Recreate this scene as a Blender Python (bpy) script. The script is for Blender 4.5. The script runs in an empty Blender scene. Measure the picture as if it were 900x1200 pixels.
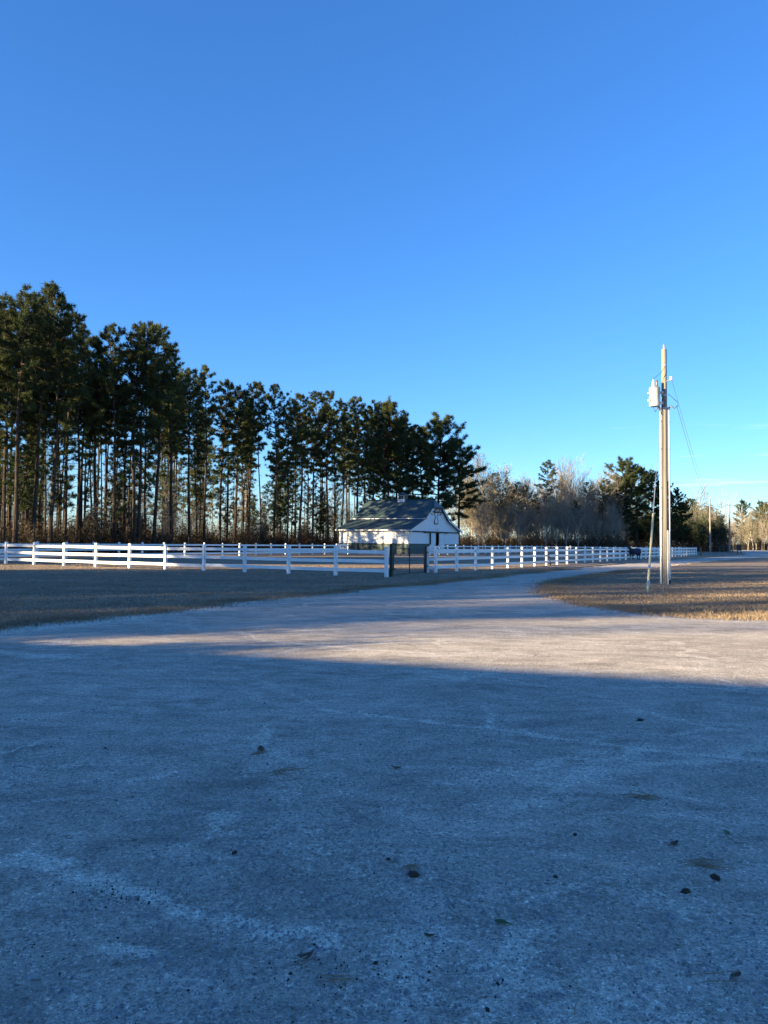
import bpy, bmesh, math, random
import numpy as np
from mathutils import Vector, Matrix
from mathutils.geometry import tessellate_polygon

S = bpy.context.scene
COL = S.collection
R = math.radians

# ------------------------------------------------------------------ camera
CAM_H, PITCH, ROLL, F = 1.41, math.atan(36 / 900), R(0.60), 900.0
cam_d = bpy.data.cameras.new('camera')
cam_d.sensor_fit = 'VERTICAL'; cam_d.sensor_height = 24.0; cam_d.lens = 18.0
cam_d.clip_start = 0.05; cam_d.clip_end = 9000
cam = bpy.data.objects.new('camera', cam_d); COL.objects.link(cam)
CAM_M = Matrix.Rotation(R(90) + PITCH, 3, 'X') @ Matrix.Rotation(ROLL, 3, 'Z')
cam.matrix_world = Matrix.Translation((0, 0, CAM_H)) @ CAM_M.to_4x4()
S.camera = cam

# ------------------------------------------------------------------ sky, sun, exposure
SUN_EL = R(11.5)
TO_SUN = Vector((-0.90, -0.436, 0)).normalized()          # horizontal direction towards the sun
w = bpy.data.worlds.new('World'); S.world = w; w.use_nodes = True
nt = w.node_tree; nt.nodes.clear()
sky = nt.nodes.new('ShaderNodeTexSky'); sky.sky_type = 'NISHITA'; sky.sun_disc = False
sky.sun_elevation = SUN_EL; sky.sun_rotation = math.atan2(TO_SUN.x, TO_SUN.y)
sky.altitude = 50; sky.air_density = 1.0; sky.dust_density = 0.05; sky.ozone_density = 6.0
hsv = nt.nodes.new('ShaderNodeHueSaturation'); hsv.inputs['Saturation'].default_value = 1.10; hsv.inputs['Hue'].default_value = .5095
gam = nt.nodes.new('ShaderNodeGamma'); gam.inputs[1].default_value = .86     # tames the range between zenith and horizon as a phone does
hsv.inputs['Value'].default_value = 1.12
nt.links.new(sky.outputs[0], gam.inputs[0]); nt.links.new(gam.outputs[0], hsv.inputs['Color'])
# thin cirrus wisps low over the horizon, all the way round
tc = nt.nodes.new('ShaderNodeTexCoord')
mp = nt.nodes.new('ShaderNodeMapping'); mp.inputs['Scale'].default_value = (2.6, 2.6, 42); mp.inputs['Location'].default_value = (1.13, 0.45, 0.2)
nt.links.new(tc.outputs['Generated'], mp.inputs['Vector'])
nz = nt.nodes.new('ShaderNodeTexNoise'); nz.inputs['Scale'].default_value = 1.0; nz.inputs['Detail'].default_value = 5; nz.inputs['Roughness'].default_value = .6
nt.links.new(mp.outputs[0], nz.inputs['Vector'])
rp = nt.nodes.new('ShaderNodeValToRGB'); rp.color_ramp.elements[0].position = .62; rp.color_ramp.elements[1].position = .80
nt.links.new(nz.outputs[0], rp.inputs[0])
sx = nt.nodes.new('ShaderNodeSeparateXYZ'); nt.links.new(tc.outputs['Generated'], sx.inputs[0])
band = nt.nodes.new('ShaderNodeMapRange'); band.interpolation_type = 'SMOOTHSTEP'
for k, val in zip(('From Min', 'From Max', 'To Min', 'To Max'), (.17, .10, 0, .75)): band.inputs[k].default_value = val
nt.links.new(sx.outputs['Z'], band.inputs['Value'])
mul = nt.nodes.new('ShaderNodeMath'); mul.operation = 'MULTIPLY'
nt.links.new(rp.outputs[0], mul.inputs[0]); nt.links.new(band.outputs[0], mul.inputs[1])
mx = nt.nodes.new('ShaderNodeMix'); mx.data_type = 'RGBA'
mx.inputs['B'].default_value = (4.6, 4.9, 5.1, 1)
nt.links.new(mul.outputs[0], mx.inputs['Factor']); nt.links.new(hsv.outputs[0], mx.inputs['A'])
bg = nt.nodes.new('ShaderNodeBackground'); bg.inputs[1].default_value = 0.070
nt.links.new(mx.outputs['Result'], bg.inputs[0])
wo = nt.nodes.new('ShaderNodeOutputWorld'); nt.links.new(bg.outputs[0], wo.inputs[0])

sun_d = bpy.data.lights.new('sun', 'SUN'); sun_d.energy = 4.2; sun_d.angle = R(0.55); sun_d.color = (1.0, 0.79, 0.48)
sun = bpy.data.objects.new('sun', sun_d); COL.objects.link(sun)
sd = Vector((TO_SUN.x * math.cos(SUN_EL), TO_SUN.y * math.cos(SUN_EL), math.sin(SUN_EL)))
sun.rotation_euler = sd.to_track_quat('Z', 'Y').to_euler(); sun.location = (-40, -20, 60)

vs = S.view_settings
vs.view_transform = 'Standard'; vs.look = 'None'; vs.exposure = 2.36; vs.gamma = 1.0; vs.use_curve_mapping = False
S.render.engine = 'CYCLES'
S.cycles.max_bounces = 5; S.cycles.transparent_max_bounces = 8
S.cycles.use_denoising = True

# ------------------------------------------------------------------ helpers
def ray(u, v):
    return CAM_M @ Vector(((u - 450) / F, (600 - v) / F, -1))
def gnd(u, v, z=0.0):
    """ground point under a measured photo position (900x1200)"""
    d = ray(u, v); t = (z - CAM_H) / d.z
    return Vector((d.x * t, d.y * t, z))
def at_depth(u, v, Y):
    d = ray(u, v); t = Y / d.y
    return Vector((d.x * t, Y, CAM_H + d.z * t))

def tag(o, label=None, cat=None, group=None, kind=None):
    if label: o['label'] = label
    if cat: o['category'] = cat
    if group: o['group'] = group
    if kind: o['kind'] = kind
    return o
def link(name, mesh, parent=None):
    o = bpy.data.objects.new(name, mesh); COL.objects.link(o)
    if parent: o.parent = parent
    return o
def empty(name, loc=(0, 0, 0), rz=0):
    o = bpy.data.objects.new(name, None); COL.objects.link(o)
    o.location = loc; o.rotation_euler = (0, 0, rz); o.empty_display_size = .3
    return o
def copy_tree(o, parent=None):
    c = o.copy(); COL.objects.link(c); c.parent = parent
    for ch in list(o.children): copy_tree(ch, c)
    return c

class MB:
    """collects simple shapes into one mesh"""
    def __init__(s): s.v = []; s.f = []
    def add(s, vs_, fs_):
        b = len(s.v); s.v += [tuple(p) for p in vs_]; s.f += [tuple(i + b for i in f) for f in fs_]
    def box(s, lo, hi, bev=0.0):
        x0, y0, z0 = lo; x1, y1, z1 = hi
        s.add([(x0,y0,z0),(x1,y0,z0),(x1,y1,z0),(x0,y1,z0),(x0,y0,z1),(x1,y0,z1),(x1,y1,z1),(x0,y1,z1)],
              [(0,3,2,1),(4,5,6,7),(0,1,5,4),(1,2,6,5),(2,3,7,6),(3,0,4,7)])
    def tube(s, pts, rad, n=6, cap=True):
        pts = [Vector(p) for p in pts]
        if not hasattr(rad, '__len__'): rad = [rad] * len(pts)
        b = len(s.v); ref = None
        for i, p in enumerate(pts):
            d = (pts[min(i+1, len(pts)-1)] - pts[max(i-1, 0)])
            d = d.normalized() if d.length > 1e-9 else Vector((0,0,1))
            if ref is None:
                ref = Vector((0,0,1)) if abs(d.z) < .9 else Vector((1,0,0))
            a = d.cross(ref).normalized(); c = d.cross(a).normalized(); ref = -c if False else ref
            for k in range(n):
                t = 2 * math.pi * k / n
                s.v.append(tuple(p + (a * math.cos(t) + c * math.sin(t)) * rad[i]))
        for i in range(len(pts) - 1):
            for k in range(n):
                k2 = (k + 1) % n
                s.f.append((b+i*n+k, b+i*n+k2, b+(i+1)*n+k2, b+(i+1)*n+k))
        if cap:
            s.f.append(tuple(b + k for k in range(n))[::-1]); e = b + (len(pts)-1)*n
            s.f.append(tuple(e + k for k in range(n)))
    def lathe(s, prof, c=(0,0,0), n=16):
        b = len(s.v)
        for r_, z in prof:
            for k in range(n):
                t = 2*math.pi*k/n; s.v.append((c[0]+r_*math.cos(t), c[1]+r_*math.sin(t), c[2]+z))
        for i in range(len(prof)-1):
            for k in range(n):
                k2 = (k+1) % n
                s.f.append((b+i*n+k, b+i*n+k2, b+(i+1)*n+k2, b+(i+1)*n+k))
        s.f.append(tuple(b+k for k in range(n))[::-1]); e = b+(len(prof)-1)*n
        s.f.append(tuple(e+k for k in range(n)))
    def mesh(s, name, mat, smooth=False, bevel=0):
        m = bpy.data.meshes.new(name); m.from_pydata(s.v, [], s.f)
        if bevel:
            bm = bmesh.new(); bm.from_mesh(m)
            bmesh.ops.bevel(bm, geom=list(bm.edges), offset=bevel, segments=1, affect='EDGES')
            bm.to_mesh(m); bm.free()
        else:
            bm = bmesh.new(); bm.from_mesh(m); bmesh.ops.recalc_face_normals(bm, faces=bm.faces); bm.to_mesh(m); bm.free()
        if mat: m.materials.append(mat)
        if smooth:
            m.polygons.foreach_set('use_smooth', [True]*len(m.polygons))
            try: m.set_sharp_from_angle(angle=R(40))
            except Exception: pass
        return m
    def build(s, name, mat, parent=None, smooth=False, bevel=0):
        return link(name, s.mesh(name, mat, smooth, bevel), parent)

def np_mesh(name, V, T, mat):
    """triangle mesh from arrays"""
    m = bpy.data.meshes.new(name)
    V = np.asarray(V, np.float32); T = np.asarray(T, np.int32)
    m.vertices.add(len(V)); m.vertices.foreach_set('co', V.ravel())
    m.loops.add(T.size); m.loops.foreach_set('vertex_index', T.ravel())
    k = T.shape[1]
    m.polygons.add(len(T)); m.polygons.foreach_set('loop_start', np.arange(0, T.size, k, dtype=np.int32))
    m.update(calc_edges=True); m.validate()
    if mat: m.materials.append(mat)
    return m

# ------------------------------------------------------------------ materials
def new_mat(name):
    m = bpy.data.materials.new(name); m.use_nodes = True
    n = m.node_tree.nodes; n.clear()
    out = n.new('ShaderNodeOutputMaterial'); p = n.new('ShaderNodeBsdfPrincipled')
    m.node_tree.links.new(p.outputs[0], out.inputs[0])
    return m, m.node_tree, p, out
def N(t, typ, **kw):
    n = t.nodes.new(typ)
    for k, v in kw.items():
        if k in n.inputs: n.inputs[k].default_value = v
        else: setattr(n, k, v)
    return n
def ramp(t, src, stops):
    r = t.nodes.new('ShaderNodeValToRGB'); cr = r.color_ramp
    while len(cr.elements) > len(stops): cr.elements.remove(cr.elements[-1])
    while len(cr.elements) < len(stops): cr.elements.new(1)
    for e, (p, c) in zip(cr.elements, stops):
        e.position = p; e.color = (c[0], c[1], c[2], 1) if hasattr(c, '__len__') else (c, c, c, 1)
    t.links.new(src, r.inputs[0]); return r.outputs[0]
def mixc(t, fac, a, b, mode='MIX'):
    m = t.nodes.new('ShaderNodeMix'); m.data_type = 'RGBA'; m.blend_type = mode
    for key, val in (('Factor', fac), ('A', a), ('B', b)):
        if hasattr(val, 'is_linked') or isinstance(val, bpy.types.NodeSocket): t.links.new(val, m.inputs[key])
        else: m.inputs[key].default_value = val if key == 'Factor' else (val[0], val[1], val[2], 1)
    return m.outputs['Result']
def noise(t, vec, scale, detail=3, rough=.55, dist=0.0):
    n = N(t, 'ShaderNodeTexNoise', Scale=scale, Detail=detail, Roughness=rough, Distortion=dist)
    if vec: t.links.new(vec, n.inputs['Vector'])
    return n.outputs['Fac']
def mapped(t, src, scale=(1,1,1), rot=(0,0,0)):
    m = N(t, 'ShaderNodeMapping'); m.inputs['Scale'].default_value = scale; m.inputs['Rotation'].default_value = rot
    t.links.new(src, m.inputs['Vector']); return m.outputs[0]
def bump(t, p, h, strength=.3, dist=.02):
    b = N(t, 'ShaderNodeBump', Strength=strength, Distance=dist); t.links.new(h, b.inputs['Height']); t.links.new(b.outputs[0], p.inputs['Normal'])
def geo_pos(t): return N(t, 'ShaderNodeNewGeometry').outputs['Position']
def obj_co(t): return N(t, 'ShaderNodeTexCoord').outputs['Object']

def mat_simple(name, c1, c2, scale=4, rough=.6, metal=0, bumpk=.1, stretch=(1,1,1), spec=.5, rnd=0.0):
    m, t, p, o = new_mat(name)
    co = mapped(t, obj_co(t), stretch)
    f = noise(t, co, scale, 5, .6)
    c = ramp(t, f, [(.3, c1), (.7, c2)])
    if rnd:
        oi = N(t, 'ShaderNodeObjectInfo')
        mr = N(t, 'ShaderNodeMapRange'); mr.inputs['To Min'].default_value = 1 - rnd; mr.inputs['To Max'].default_value = 1 + rnd
        t.links.new(oi.outputs['Random'], mr.inputs['Value'])
        c = mixc(t, 1.0, c, mr.outputs[0], 'MULTIPLY')
    t.links.new(c, p.inputs['Base Color'])
    p.inputs['Roughness'].default_value = rough; p.inputs['Metallic'].default_value = metal
    p.inputs['Specular IOR Level'].default_value = spec
    if bumpk: bump(t, p, noise(t, co, scale*5, 4), bumpk, .01)
    return m

def mat_gravel():
    m, t, p, o = new_mat('packed_gravel')
    pos = geo_pos(t)
    dust = N(t, 'ShaderNodeAttribute', attribute_name='dust').outputs['Fac']
    big = noise(t, mapped(t, pos, (.28, .5, 1), (0, 0, .25)), 1.0, 6, .62, .6)
    mid = noise(t, mapped(t, pos, (1.1, 2.2, 1), (0, 0, -.2)), 1.5, 6, .7, .8)
    fine = noise(t, pos, 34, 6, .8)
    grit = noise(t, pos, 95, 3, .7)
    v1 = N(t, 'ShaderNodeTexVoronoi', Scale=150.0); t.links.new(pos, v1.inputs['Vector'])
    v2 = N(t, 'ShaderNodeTexVoronoi', Scale=70.0); t.links.new(pos, v2.inputs['Vector'])
    base = ramp(t, big, [(.25, (.385, .334, .272)), (.5, (.475, .414, .340)), (.78, (.555, .486, .402))])
    midc = ramp(t, mid, [(.28, (.56,)*3), (.46, (.92,)*3), (.56, (1.06,)*3), (.70, (1.45,)*3)])
    c = mixc(t, 1.0, base, midc, 'MULTIPLY')
    # worn pale patches with broken edges
    wp = noise(t, mapped(t, pos, (.55, .9, 1), (0, 0, .5)), 1.6, 8, .72, 1.2)
    c = mixc(t, ramp(t, wp, [(.535, 0), (.60, .5), (.72, .85)]), c, (.66, .585, .50))
    dk = noise(t, mapped(t, pos, (.8, 1.3, 1), (0, 0, -.6)), 2.2, 8, .75, .8)
    c = mixc(t, ramp(t, dk, [(.60, 0), (.68, .6)]), c, (.215, .188, .150))
    # fine wandering cracks filled with pale dust
    wob = N(t, 'ShaderNodeTexNoise', Scale=1.1, Detail=5.0, Roughness=.65); t.links.new(pos, wob.inputs['Vector'])
    wv_ = N(t, 'ShaderNodeVectorMath', operation='MULTIPLY_ADD'); t.links.new(wob.outputs['Color'], wv_.inputs[0]); wv_.inputs[1].default_value = (1.5, 1.5, 0); t.links.new(pos, wv_.inputs[2])
    ck = N(t, 'ShaderNodeTexVoronoi', Scale=.42, feature='DISTANCE_TO_EDGE'); t.links.new(wv_.outputs[0], ck.inputs['Vector'])
    ckm = N(t, 'ShaderNodeMath', operation='MULTIPLY'); t.links.new(ramp(t, ck.outputs['Distance'], [(.005, 1), (.020, 0)]), ckm.inputs[0])
    t.links.new(ramp(t, noise(t, pos, .7, 4, .6), [(.46, 0), (.56, .9)]), ckm.inputs[1])
    c = mixc(t, ckm.outputs[0], c, (.66, .60, .49))
    # dust washed into lighter streaks
    da = N(t, 'ShaderNodeMath', operation='MULTIPLY_ADD'); t.links.new(fine, da.inputs[0]); da.inputs[1].default_value = .9
    db = N(t, 'ShaderNodeMath', operation='MULTIPLY'); t.links.new(dust, db.inputs[0]); t.links.new(ramp(t, noise(t, pos, 5.5, 6, .7, .5), [(.36, .15), (.58, 1.05)]), db.inputs[1]); t.links.new(db.outputs[0], da.inputs[2])
    c = mixc(t, ramp(t, da.outputs[0], [(.58, 0), (.78, .6), (1.0, 1.0)]), c, (.72, .65, .54))
    # pale flecks and dark pits of single stones
    sep = N(t, 'ShaderNodeSeparateColor'); t.links.new(v1.outputs['Color'], sep.inputs[0])
    c = mixc(t, 1.0, c, ramp(t, sep.outputs[0], [(0, .45), (.10, .80), (.5, 1.0), (.92, 1.12), (1, 1.8)]), 'MULTIPLY')
    sep2 = N(t, 'ShaderNodeSeparateColor'); t.links.new(v2.outputs['Color'], sep2.inputs[0])
    c = mixc(t, 1.0, c, ramp(t, sep2.outputs[1], [(0, .5), (.07, .85), (.5, 1.0), (.95, 1.1), (1, 1.5)]), 'MULTIPLY')
    c = mixc(t, 1.0, c, ramp(t, fine, [(.3, .66), (.5, 1.0), (.7, 1.30)]), 'MULTIPLY')
    t.links.new(c, p.inputs['Base Color'])
    p.inputs['Roughness'].default_value = .92; p.inputs['Specular IOR Level'].default_value = .2
    h1 = N(t, 'ShaderNodeMath', operation='MULTIPLY_ADD'); t.links.new(v1.outputs['Distance'], h1.inputs[0]); h1.inputs[1].default_value = -.9
    t.links.new(grit, h1.inputs[2])
    h2 = N(t, 'ShaderNodeMath', operation='MULTIPLY_ADD'); t.links.new(fine, h2.inputs[0]); h2.inputs[1].default_value = 2.2; t.links.new(h1.outputs[0], h2.inputs[2])
    bump(t, p, h2.outputs[0], .75, .010)
    return m

def mat_lawn(name='dormant_lawn'):
    m, t, p, o = new_mat(name)
    pos = geo_pos(t)
    a = noise(t, mapped(t, pos, (.12, .3, 1), (0, 0, .3)), 1.2, 6, .65, .5)
    b = noise(t, pos, 3.2, 6, .7)
    f = noise(t, pos, 42, 4, .75)
    c = ramp(t, a, [(.25, (.185, .138, .098)), (.5, (.275, .208, .146)), (.75, (.370, .285, .195))])
    c = mixc(t, 1.0, c, ramp(t, b, [(.3, .62), (.5, 1.0), (.7, 1.35)]), 'MULTIPLY')
    c = mixc(t, 1.0, c, ramp(t, f, [(.3, .5), (.5, 1.0), (.72, 1.6)]), 'MULTIPLY')
    k = noise(t, pos, 11, 5, .8)
    c = mixc(t, 1.0, c, ramp(t, k, [(.32, .55), (.5, 1.0), (.68, 1.5)]), 'MULTIPLY')
    g = noise(t, pos, .9, 4, .6)
    c = mixc(t, ramp(t, g, [(.60, 0), (.78, .45)]), c, (.120, .105, .050))
    t.links.new(c, p.inputs['Base Color']); p.inputs['Roughness'].default_value = .95; p.inputs['Specular IOR Level'].default_value = .1
    bump(t, p, f, .45, .03)
    return m

def mat_blades():
    m, t, p, o = new_mat('dry_grass_blades')
    pos = geo_pos(t)
    a = noise(t, pos, .8, 4, .6); f = noise(t, pos, 30, 2)
    c = ramp(t, a, [(.3, (.175, .131, .090)), (.52, (.270, .205, .140)), (.72, (.375, .290, .195))])
    c = mixc(t, 1.0, c, ramp(t, f, [(.3, .6), (.7, 1.35)]), 'MULTIPLY')
    g = noise(t, pos, 1.3, 3, .6)
    c = mixc(t, ramp(t, g, [(.62, 0), (.78, .45)]), c, (.13, .12, .055))
    t.links.new(c, p.inputs['Base Color']); p.inputs['Roughness'].default_value = .8; p.inputs['Specular IOR Level'].default_value = .15
    return m

def mat_foliage(name, dark, light, scale=.5, transl=.25, rnd=.3):
    m, t, p, o = new_mat(name)
    pos = geo_pos(t)
    f = noise(t, pos, scale, 4, .6); g = noise(t, pos, 9, 2)
    c = ramp(t, f, [(.3, dark), (.7, light)])
    c = mixc(t, 1.0, c, ramp(t, g, [(.3, .7), (.7, 1.3)]), 'MULTIPLY')
    oi = N(t, 'ShaderNodeObjectInfo')
    mr = N(t, 'ShaderNodeMapRange'); mr.inputs['To Min'].default_value = 1 - rnd; mr.inputs['To Max'].default_value = 1 + rnd
    t.links.new(oi.outputs['Random'], mr.inputs['Value'])
    c = mixc(t, 1.0, c, mr.outputs[0], 'MULTIPLY')
    t.links.new(c, p.inputs['Base Color']); p.inputs['Roughness'].default_value = .7; p.inputs['Specular IOR Level'].default_value = .2
    tr = N(t, 'ShaderNodeBsdfTranslucent'); t.links.new(c, tr.inputs['Color'])
    ms = N(t, 'ShaderNodeMixShader'); ms.inputs[0].default_value = transl
    t.links.new(p.outputs[0], ms.inputs[1]); t.links.new(tr.outputs[0], ms.inputs[2]); t.links.new(ms.outputs[0], o.inputs[0])
    return m

def mat_bark(name, c1, c2, scale=6):
    m, t, p, o = new_mat(name)
    co = mapped(t, obj_co(t), (1, 1, .22))
    v = N(t, 'ShaderNodeTexVoronoi', Scale=scale*1.6); t.links.new(co, v.inputs['Vector'])
    f = noise(t, co, scale, 5, .65)
    c = ramp(t, f, [(.3, c1), (.7, c2)])
    c = mixc(t, 1.0, c, ramp(t, v.outputs['Distance'], [(0, 1.15), (.6, .7)]), 'MULTIPLY')
    t.links.new(c, p.inputs['Base Color']); p.inputs['Roughness'].default_value = .95; p.inputs['Specular IOR Level'].default_value = .1
    bump(t, p, v.outputs['Distance'], .5, .03)
    return m

def mat_metal_roof():
    m, t, p, o = new_mat('green_roof_metal')
    co = obj_co(t)
    wv = N(t, 'ShaderNodeTexWave', Scale=.35, Distortion=0.0); wv.bands_direction = 'X'; wv.wave_profile = 'SAW'
    t.links.new(co, wv.inputs['Vector'])
    st = noise(t, mapped(t, co, (3.0, .25, .25)), 1.4, 5, .65)
    c = ramp(t, st, [(.3, (.034, .056, .060)), (.55, (.042, .066, .070)), (.75, (.050, .076, .080))])
    t.links.new(c, p.inputs['Base Color']); p.inputs['Roughness'].default_value = .5
    bump(t, p, ramp(t, wv.outputs['Fac'], [(0, 1), (.1, 0), (.9, 0), (1, 1)]), .5, .03)
    return m

def mat_siding(name, col1, col2):
    m, t, p, o = new_mat(name)
    co = obj_co(t)
    wv = N(t, 'ShaderNodeTexWave', Scale=.80, Distortion=0.0); wv.bands_direction = 'Z'; wv.wave_profile = 'SAW'
    t.links.new(co, wv.inputs['Vector'])
    st = noise(t, mapped(t, co, (2.5, 2.5, .35)), 1.5, 5, .65)
    c = ramp(t, st, [(.3, col1), (.7, col2)])
    t.links.new(c, p.inputs['Base Color']); p.inputs['Roughness'].default_value = .6
    bump(t, p, wv.outputs['Fac'], .6, .03)
    return m

M = {}
M['gravel'] = mat_gravel(); M['lawn'] = mat_lawn(); M['blades'] = mat_blades()
M['road'] = mat_simple('far_road_surface', (.19, .185, .175), (.27, .265, .25), .4, .9, bumpk=.2, spec=.2)
M['vinyl'] = mat_simple('white_vinyl', (.70, .70, .69), (.80, .80, .79), 1.6, .42, bumpk=.03, rnd=.04)
M['trim'] = mat_simple('white_trim', (.68, .68, .67), (.80, .80, .79), 2, .5, bumpk=.03)
M['siding'] = mat_siding('white_lap_siding', (.66, .665, .67), (.79, .79, .785))
M['wains'] = mat_simple('dark_green_boards', (.022, .050, .044), (.038, .072, .060), 3, .6, stretch=(4, 4, .4))
M['green'] = mat_simple('dark_green_trim', (.010, .024, .020), (.018, .036, .029), 3, .6, spec=.3)
M['roof'] = mat_metal_roof()
M['dark'] = mat_simple('dark_interior', (.010, .010, .010), (.022, .020, .018), 2, .9)
M['louver'] = mat_simple('louver_dark', (.02, .022, .024), (.05, .05, .05), 5, .7)
M['blackmetal'] = mat_simple('black_painted_steel', (.010, .013, .011), (.022, .027, .024), 8, .6, metal=0)
M['treated'] = mat_simple('weathered_post_wood', (.10, .085, .06), (.19, .155, .11), 6, .9, stretch=(3, 3, .3), bumpk=.3)
M['pole'] = mat_simple('utility_pole_wood', (.145, .133, .110), (.285, .264, .218), 5, .88, stretch=(6, 6, .18), bumpk=.4, spec=.2)
M['conduit'] = mat_simple('grey_white_conduit', (.42, .42, .41), (.56, .56, .55), 3, .5)
M['galv'] = mat_simple('galvanised_steel', (.35, .36, .37), (.52, .53, .54), 9, .45, metal=.7)
M['tank'] = mat_simple('pale_grey_tank_paint', (.40, .41, .40), (.52, .53, .51), 4, .38)
M['porcelain'] = mat_simple('porcelain', (.66, .66, .68), (.82, .82, .84), 3, .2)
M['brownporc'] = mat_simple('brown_porcelain', (.06, .04, .035), (.12, .08, .06), 4, .3)
M['cable'] = mat_simple('black_cable', (.012, .012, .013), (.03, .03, .03), 8, .6)
M['guard'] = mat_simple('yellow_guy_guard', (.58, .49, .27), (.70, .61, .38), 4, .5)
M['needles'] = mat_foliage('pine_needles', (.034, .050, .018), (.085, .104, .036), .45, .26, .28)
M['pinebark'] = mat_bark('pine_bark', (.036, .029, .024), (.092, .071, .057))
M['barebark'] = mat_bark('grey_bark', (.13, .115, .10), (.27, .24, .205), 4)
M['twig'] = mat_foliage('twigs', (.175, .150, .115), (.300, .260, .205), .5, .0, .22)
M['palebark'] = mat_bark('pale_bark', (.34, .31, .27), (.55, .51, .45), 4)
M['tanleaf'] = mat_foliage('withered_leaves', (.165, .122, .066), (.290, .225, .130), .4, .3, .25)
M['olive'] = mat_foliage('olive_leaves', (.065, .066, .022), (.145, .130, .045), .4, .3, .25)
M['under'] = mat_foliage('undergrowth', (.030, .024, .016), (.078, .056, .033), .25, .2, .1)
M['evergreen'] = mat_foliage('evergreen_leaves', (.026, .040, .018), (.055, .072, .028), .4, .2, .25)
M['pony'] = mat_simple('dark_horse_coat', (.012, .010, .010), (.03, .024, .02), 8, .6)
M['blanket'] = mat_simple('navy_blanket', (.012, .014, .05), (.025, .028, .085), 6, .8)
M['sign'] = mat_simple('dark_sign_board', (.018, .014, .022), (.04, .03, .045), 5, .6)
M['stone'] = mat_simple('gravel_stones', (.10, .10, .098), (.42, .41, .40), 70, .9, bumpk=0)
M['deadleaf'] = mat_simple('dead_leaf', (.06, .04, .022), (.15, .10, .055), 40, .8, bumpk=.2)
M['greenleaf'] = mat_simple('green_leaf', (.035, .075, .02), (.07, .13, .035), 40, .6, bumpk=.1)
M['straw'] = mat_simple('pine_straw', (.17, .12, .07), (.33, .24, .14), 30, .8, bumpk=0)
M['palestraw'] = mat_simple('pale_straw', (.42, .40, .33), (.60, .57, .48), 30, .7, bumpk=0)
M['chip'] = mat_simple('bark_chip', (.012, .010, .009), (.05, .038, .028), 50, .95, bumpk=.3)
M['window'] = mat_simple('window_glass', (.02, .025, .03), (.04, .045, .05), 1, .08, spec=.8)
M['housewall'] = mat_siding('cream_siding', (.56, .54, .49), (.66, .64, .58))

rng = np.random.default_rng(7); random.seed(7)
# paddock directions: d1 runs back to the left, d2 runs away to the right
D2 = Vector((.491, .871, 0)).normalized(); D1 = Vector((-D2.y, D2.x, 0))

# ------------------------------------------------------------------ ground, gravel, lawns
m_ = MB(); gx = [-4000, -600, -120, 120, 600, 4000]; gy = [-4000, -600, -60, 200, 900, 5000]
for i in range(5):
    for j in range(5):
        m_.add([(gx[i], gy[j], -.012), (gx[i+1], gy[j], -.012), (gx[i+1], gy[j+1], -.012), (gx[i], gy[j+1], -.012)], [(0,1,2,3)])
tag(m_.build('ground', M['lawn']), 'brown dormant grassland reaching to the woods', 'ground', kind='structure')

def px_line(pts): return [gnd(*p) for p in pts]
# pale dusty streaks across the lot (each: measured line, half width, strength)
STREAKS = [
 ([(380,832),(440,838),(520,848),(572,853),(640,862),(720,874),(810,884),(905,893)], .035, .75),
 ([(572,853),(578,838),(570,828)], .03, .6),
 ([(-20,1010),(40,1008),(85,1022),(130,1040),(185,1056),(230,1066),(290,1082),(345,1090),(400,1100)], .042, .85),
 ([(30,1000),(60,1012),(110,1030),(150,1042)], .07, .55),
 ([(122,1112),(172,1112)], .03, 1.0),
 ([(325,752),(380,757),(440,762),(512,766)], .05, .7),
 ([(0,763),(45,767),(90,772)], .10, .6),
 ([(-10,905),(60,900),(120,893),(160,886)], .12, .42),
 ([(145,917),(180,910),(210,904)], .03, .6),
 ([(380,830),(330,810),(260,790),(205,778)], .03, .4),
 ([(520,905),(600,900),(690,890),(760,880)], .13, .40),
 ([(560,945),(640,930),(700,905),(690,880)], .10, .38),
 ([(470,1120),(540,1105),(600,1120),(650,1150),(700,1175),(760,1190)], .13, .5),
 ([(420,1190),(500,1175),(580,1185),(660,1170)], .12, .45),
 ([(620,1050),(700,1045),(760,1060),(830,1065)], .10, .35),
 ([(840,795),(862,800),(872,806),(858,808)], .02, .6),
 ([(90,800),(160,806),(220,802)], .06, .35), ([(300,905),(330,880),(360,900),(345,930)], .09, .35),
 ([(215,845),(260,835),(300,828)], .03, .4), ([(560,810),(640,826),(720,832)], .03, .35),
 ([(330,990),(420,1010),(470,1040),(520,1030)], .10, .3), ([(250,960),(310,975),(380,965)], .10, .25),
 ([(-20,745),(80,733),(200,718),(330,701),(420,691)], .28, .5),
 ([(660,707),(740,720),(820,727),(930,730)], .22, .45),
 ([(610,740),(700,742),(800,741),(900,745)], .15, .35),
]
def nonuni(lo, hi, fine_lo, fine_hi, fine, growth=1.18):
    xs = list(np.arange(fine_lo, fine_hi + 1e-6, fine)); s = fine
    x = xs[-1]
    while x < hi: s *= growth; x = min(x + s, hi); xs.append(x)
    s = fine; x = xs[0]; left = []
    while x > lo: s *= growth; x = max(x - s, lo); left.append(x)
    return np.array(left[::-1] + xs)
xs = nonuni(-60, 420, -6.0, 6.0, .035); ys = nonuni(-30, 330, 2.0, 12.0, .035)
XX, YY = np.meshgrid(xs, ys)
dust = np.zeros_like(XX)
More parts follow.
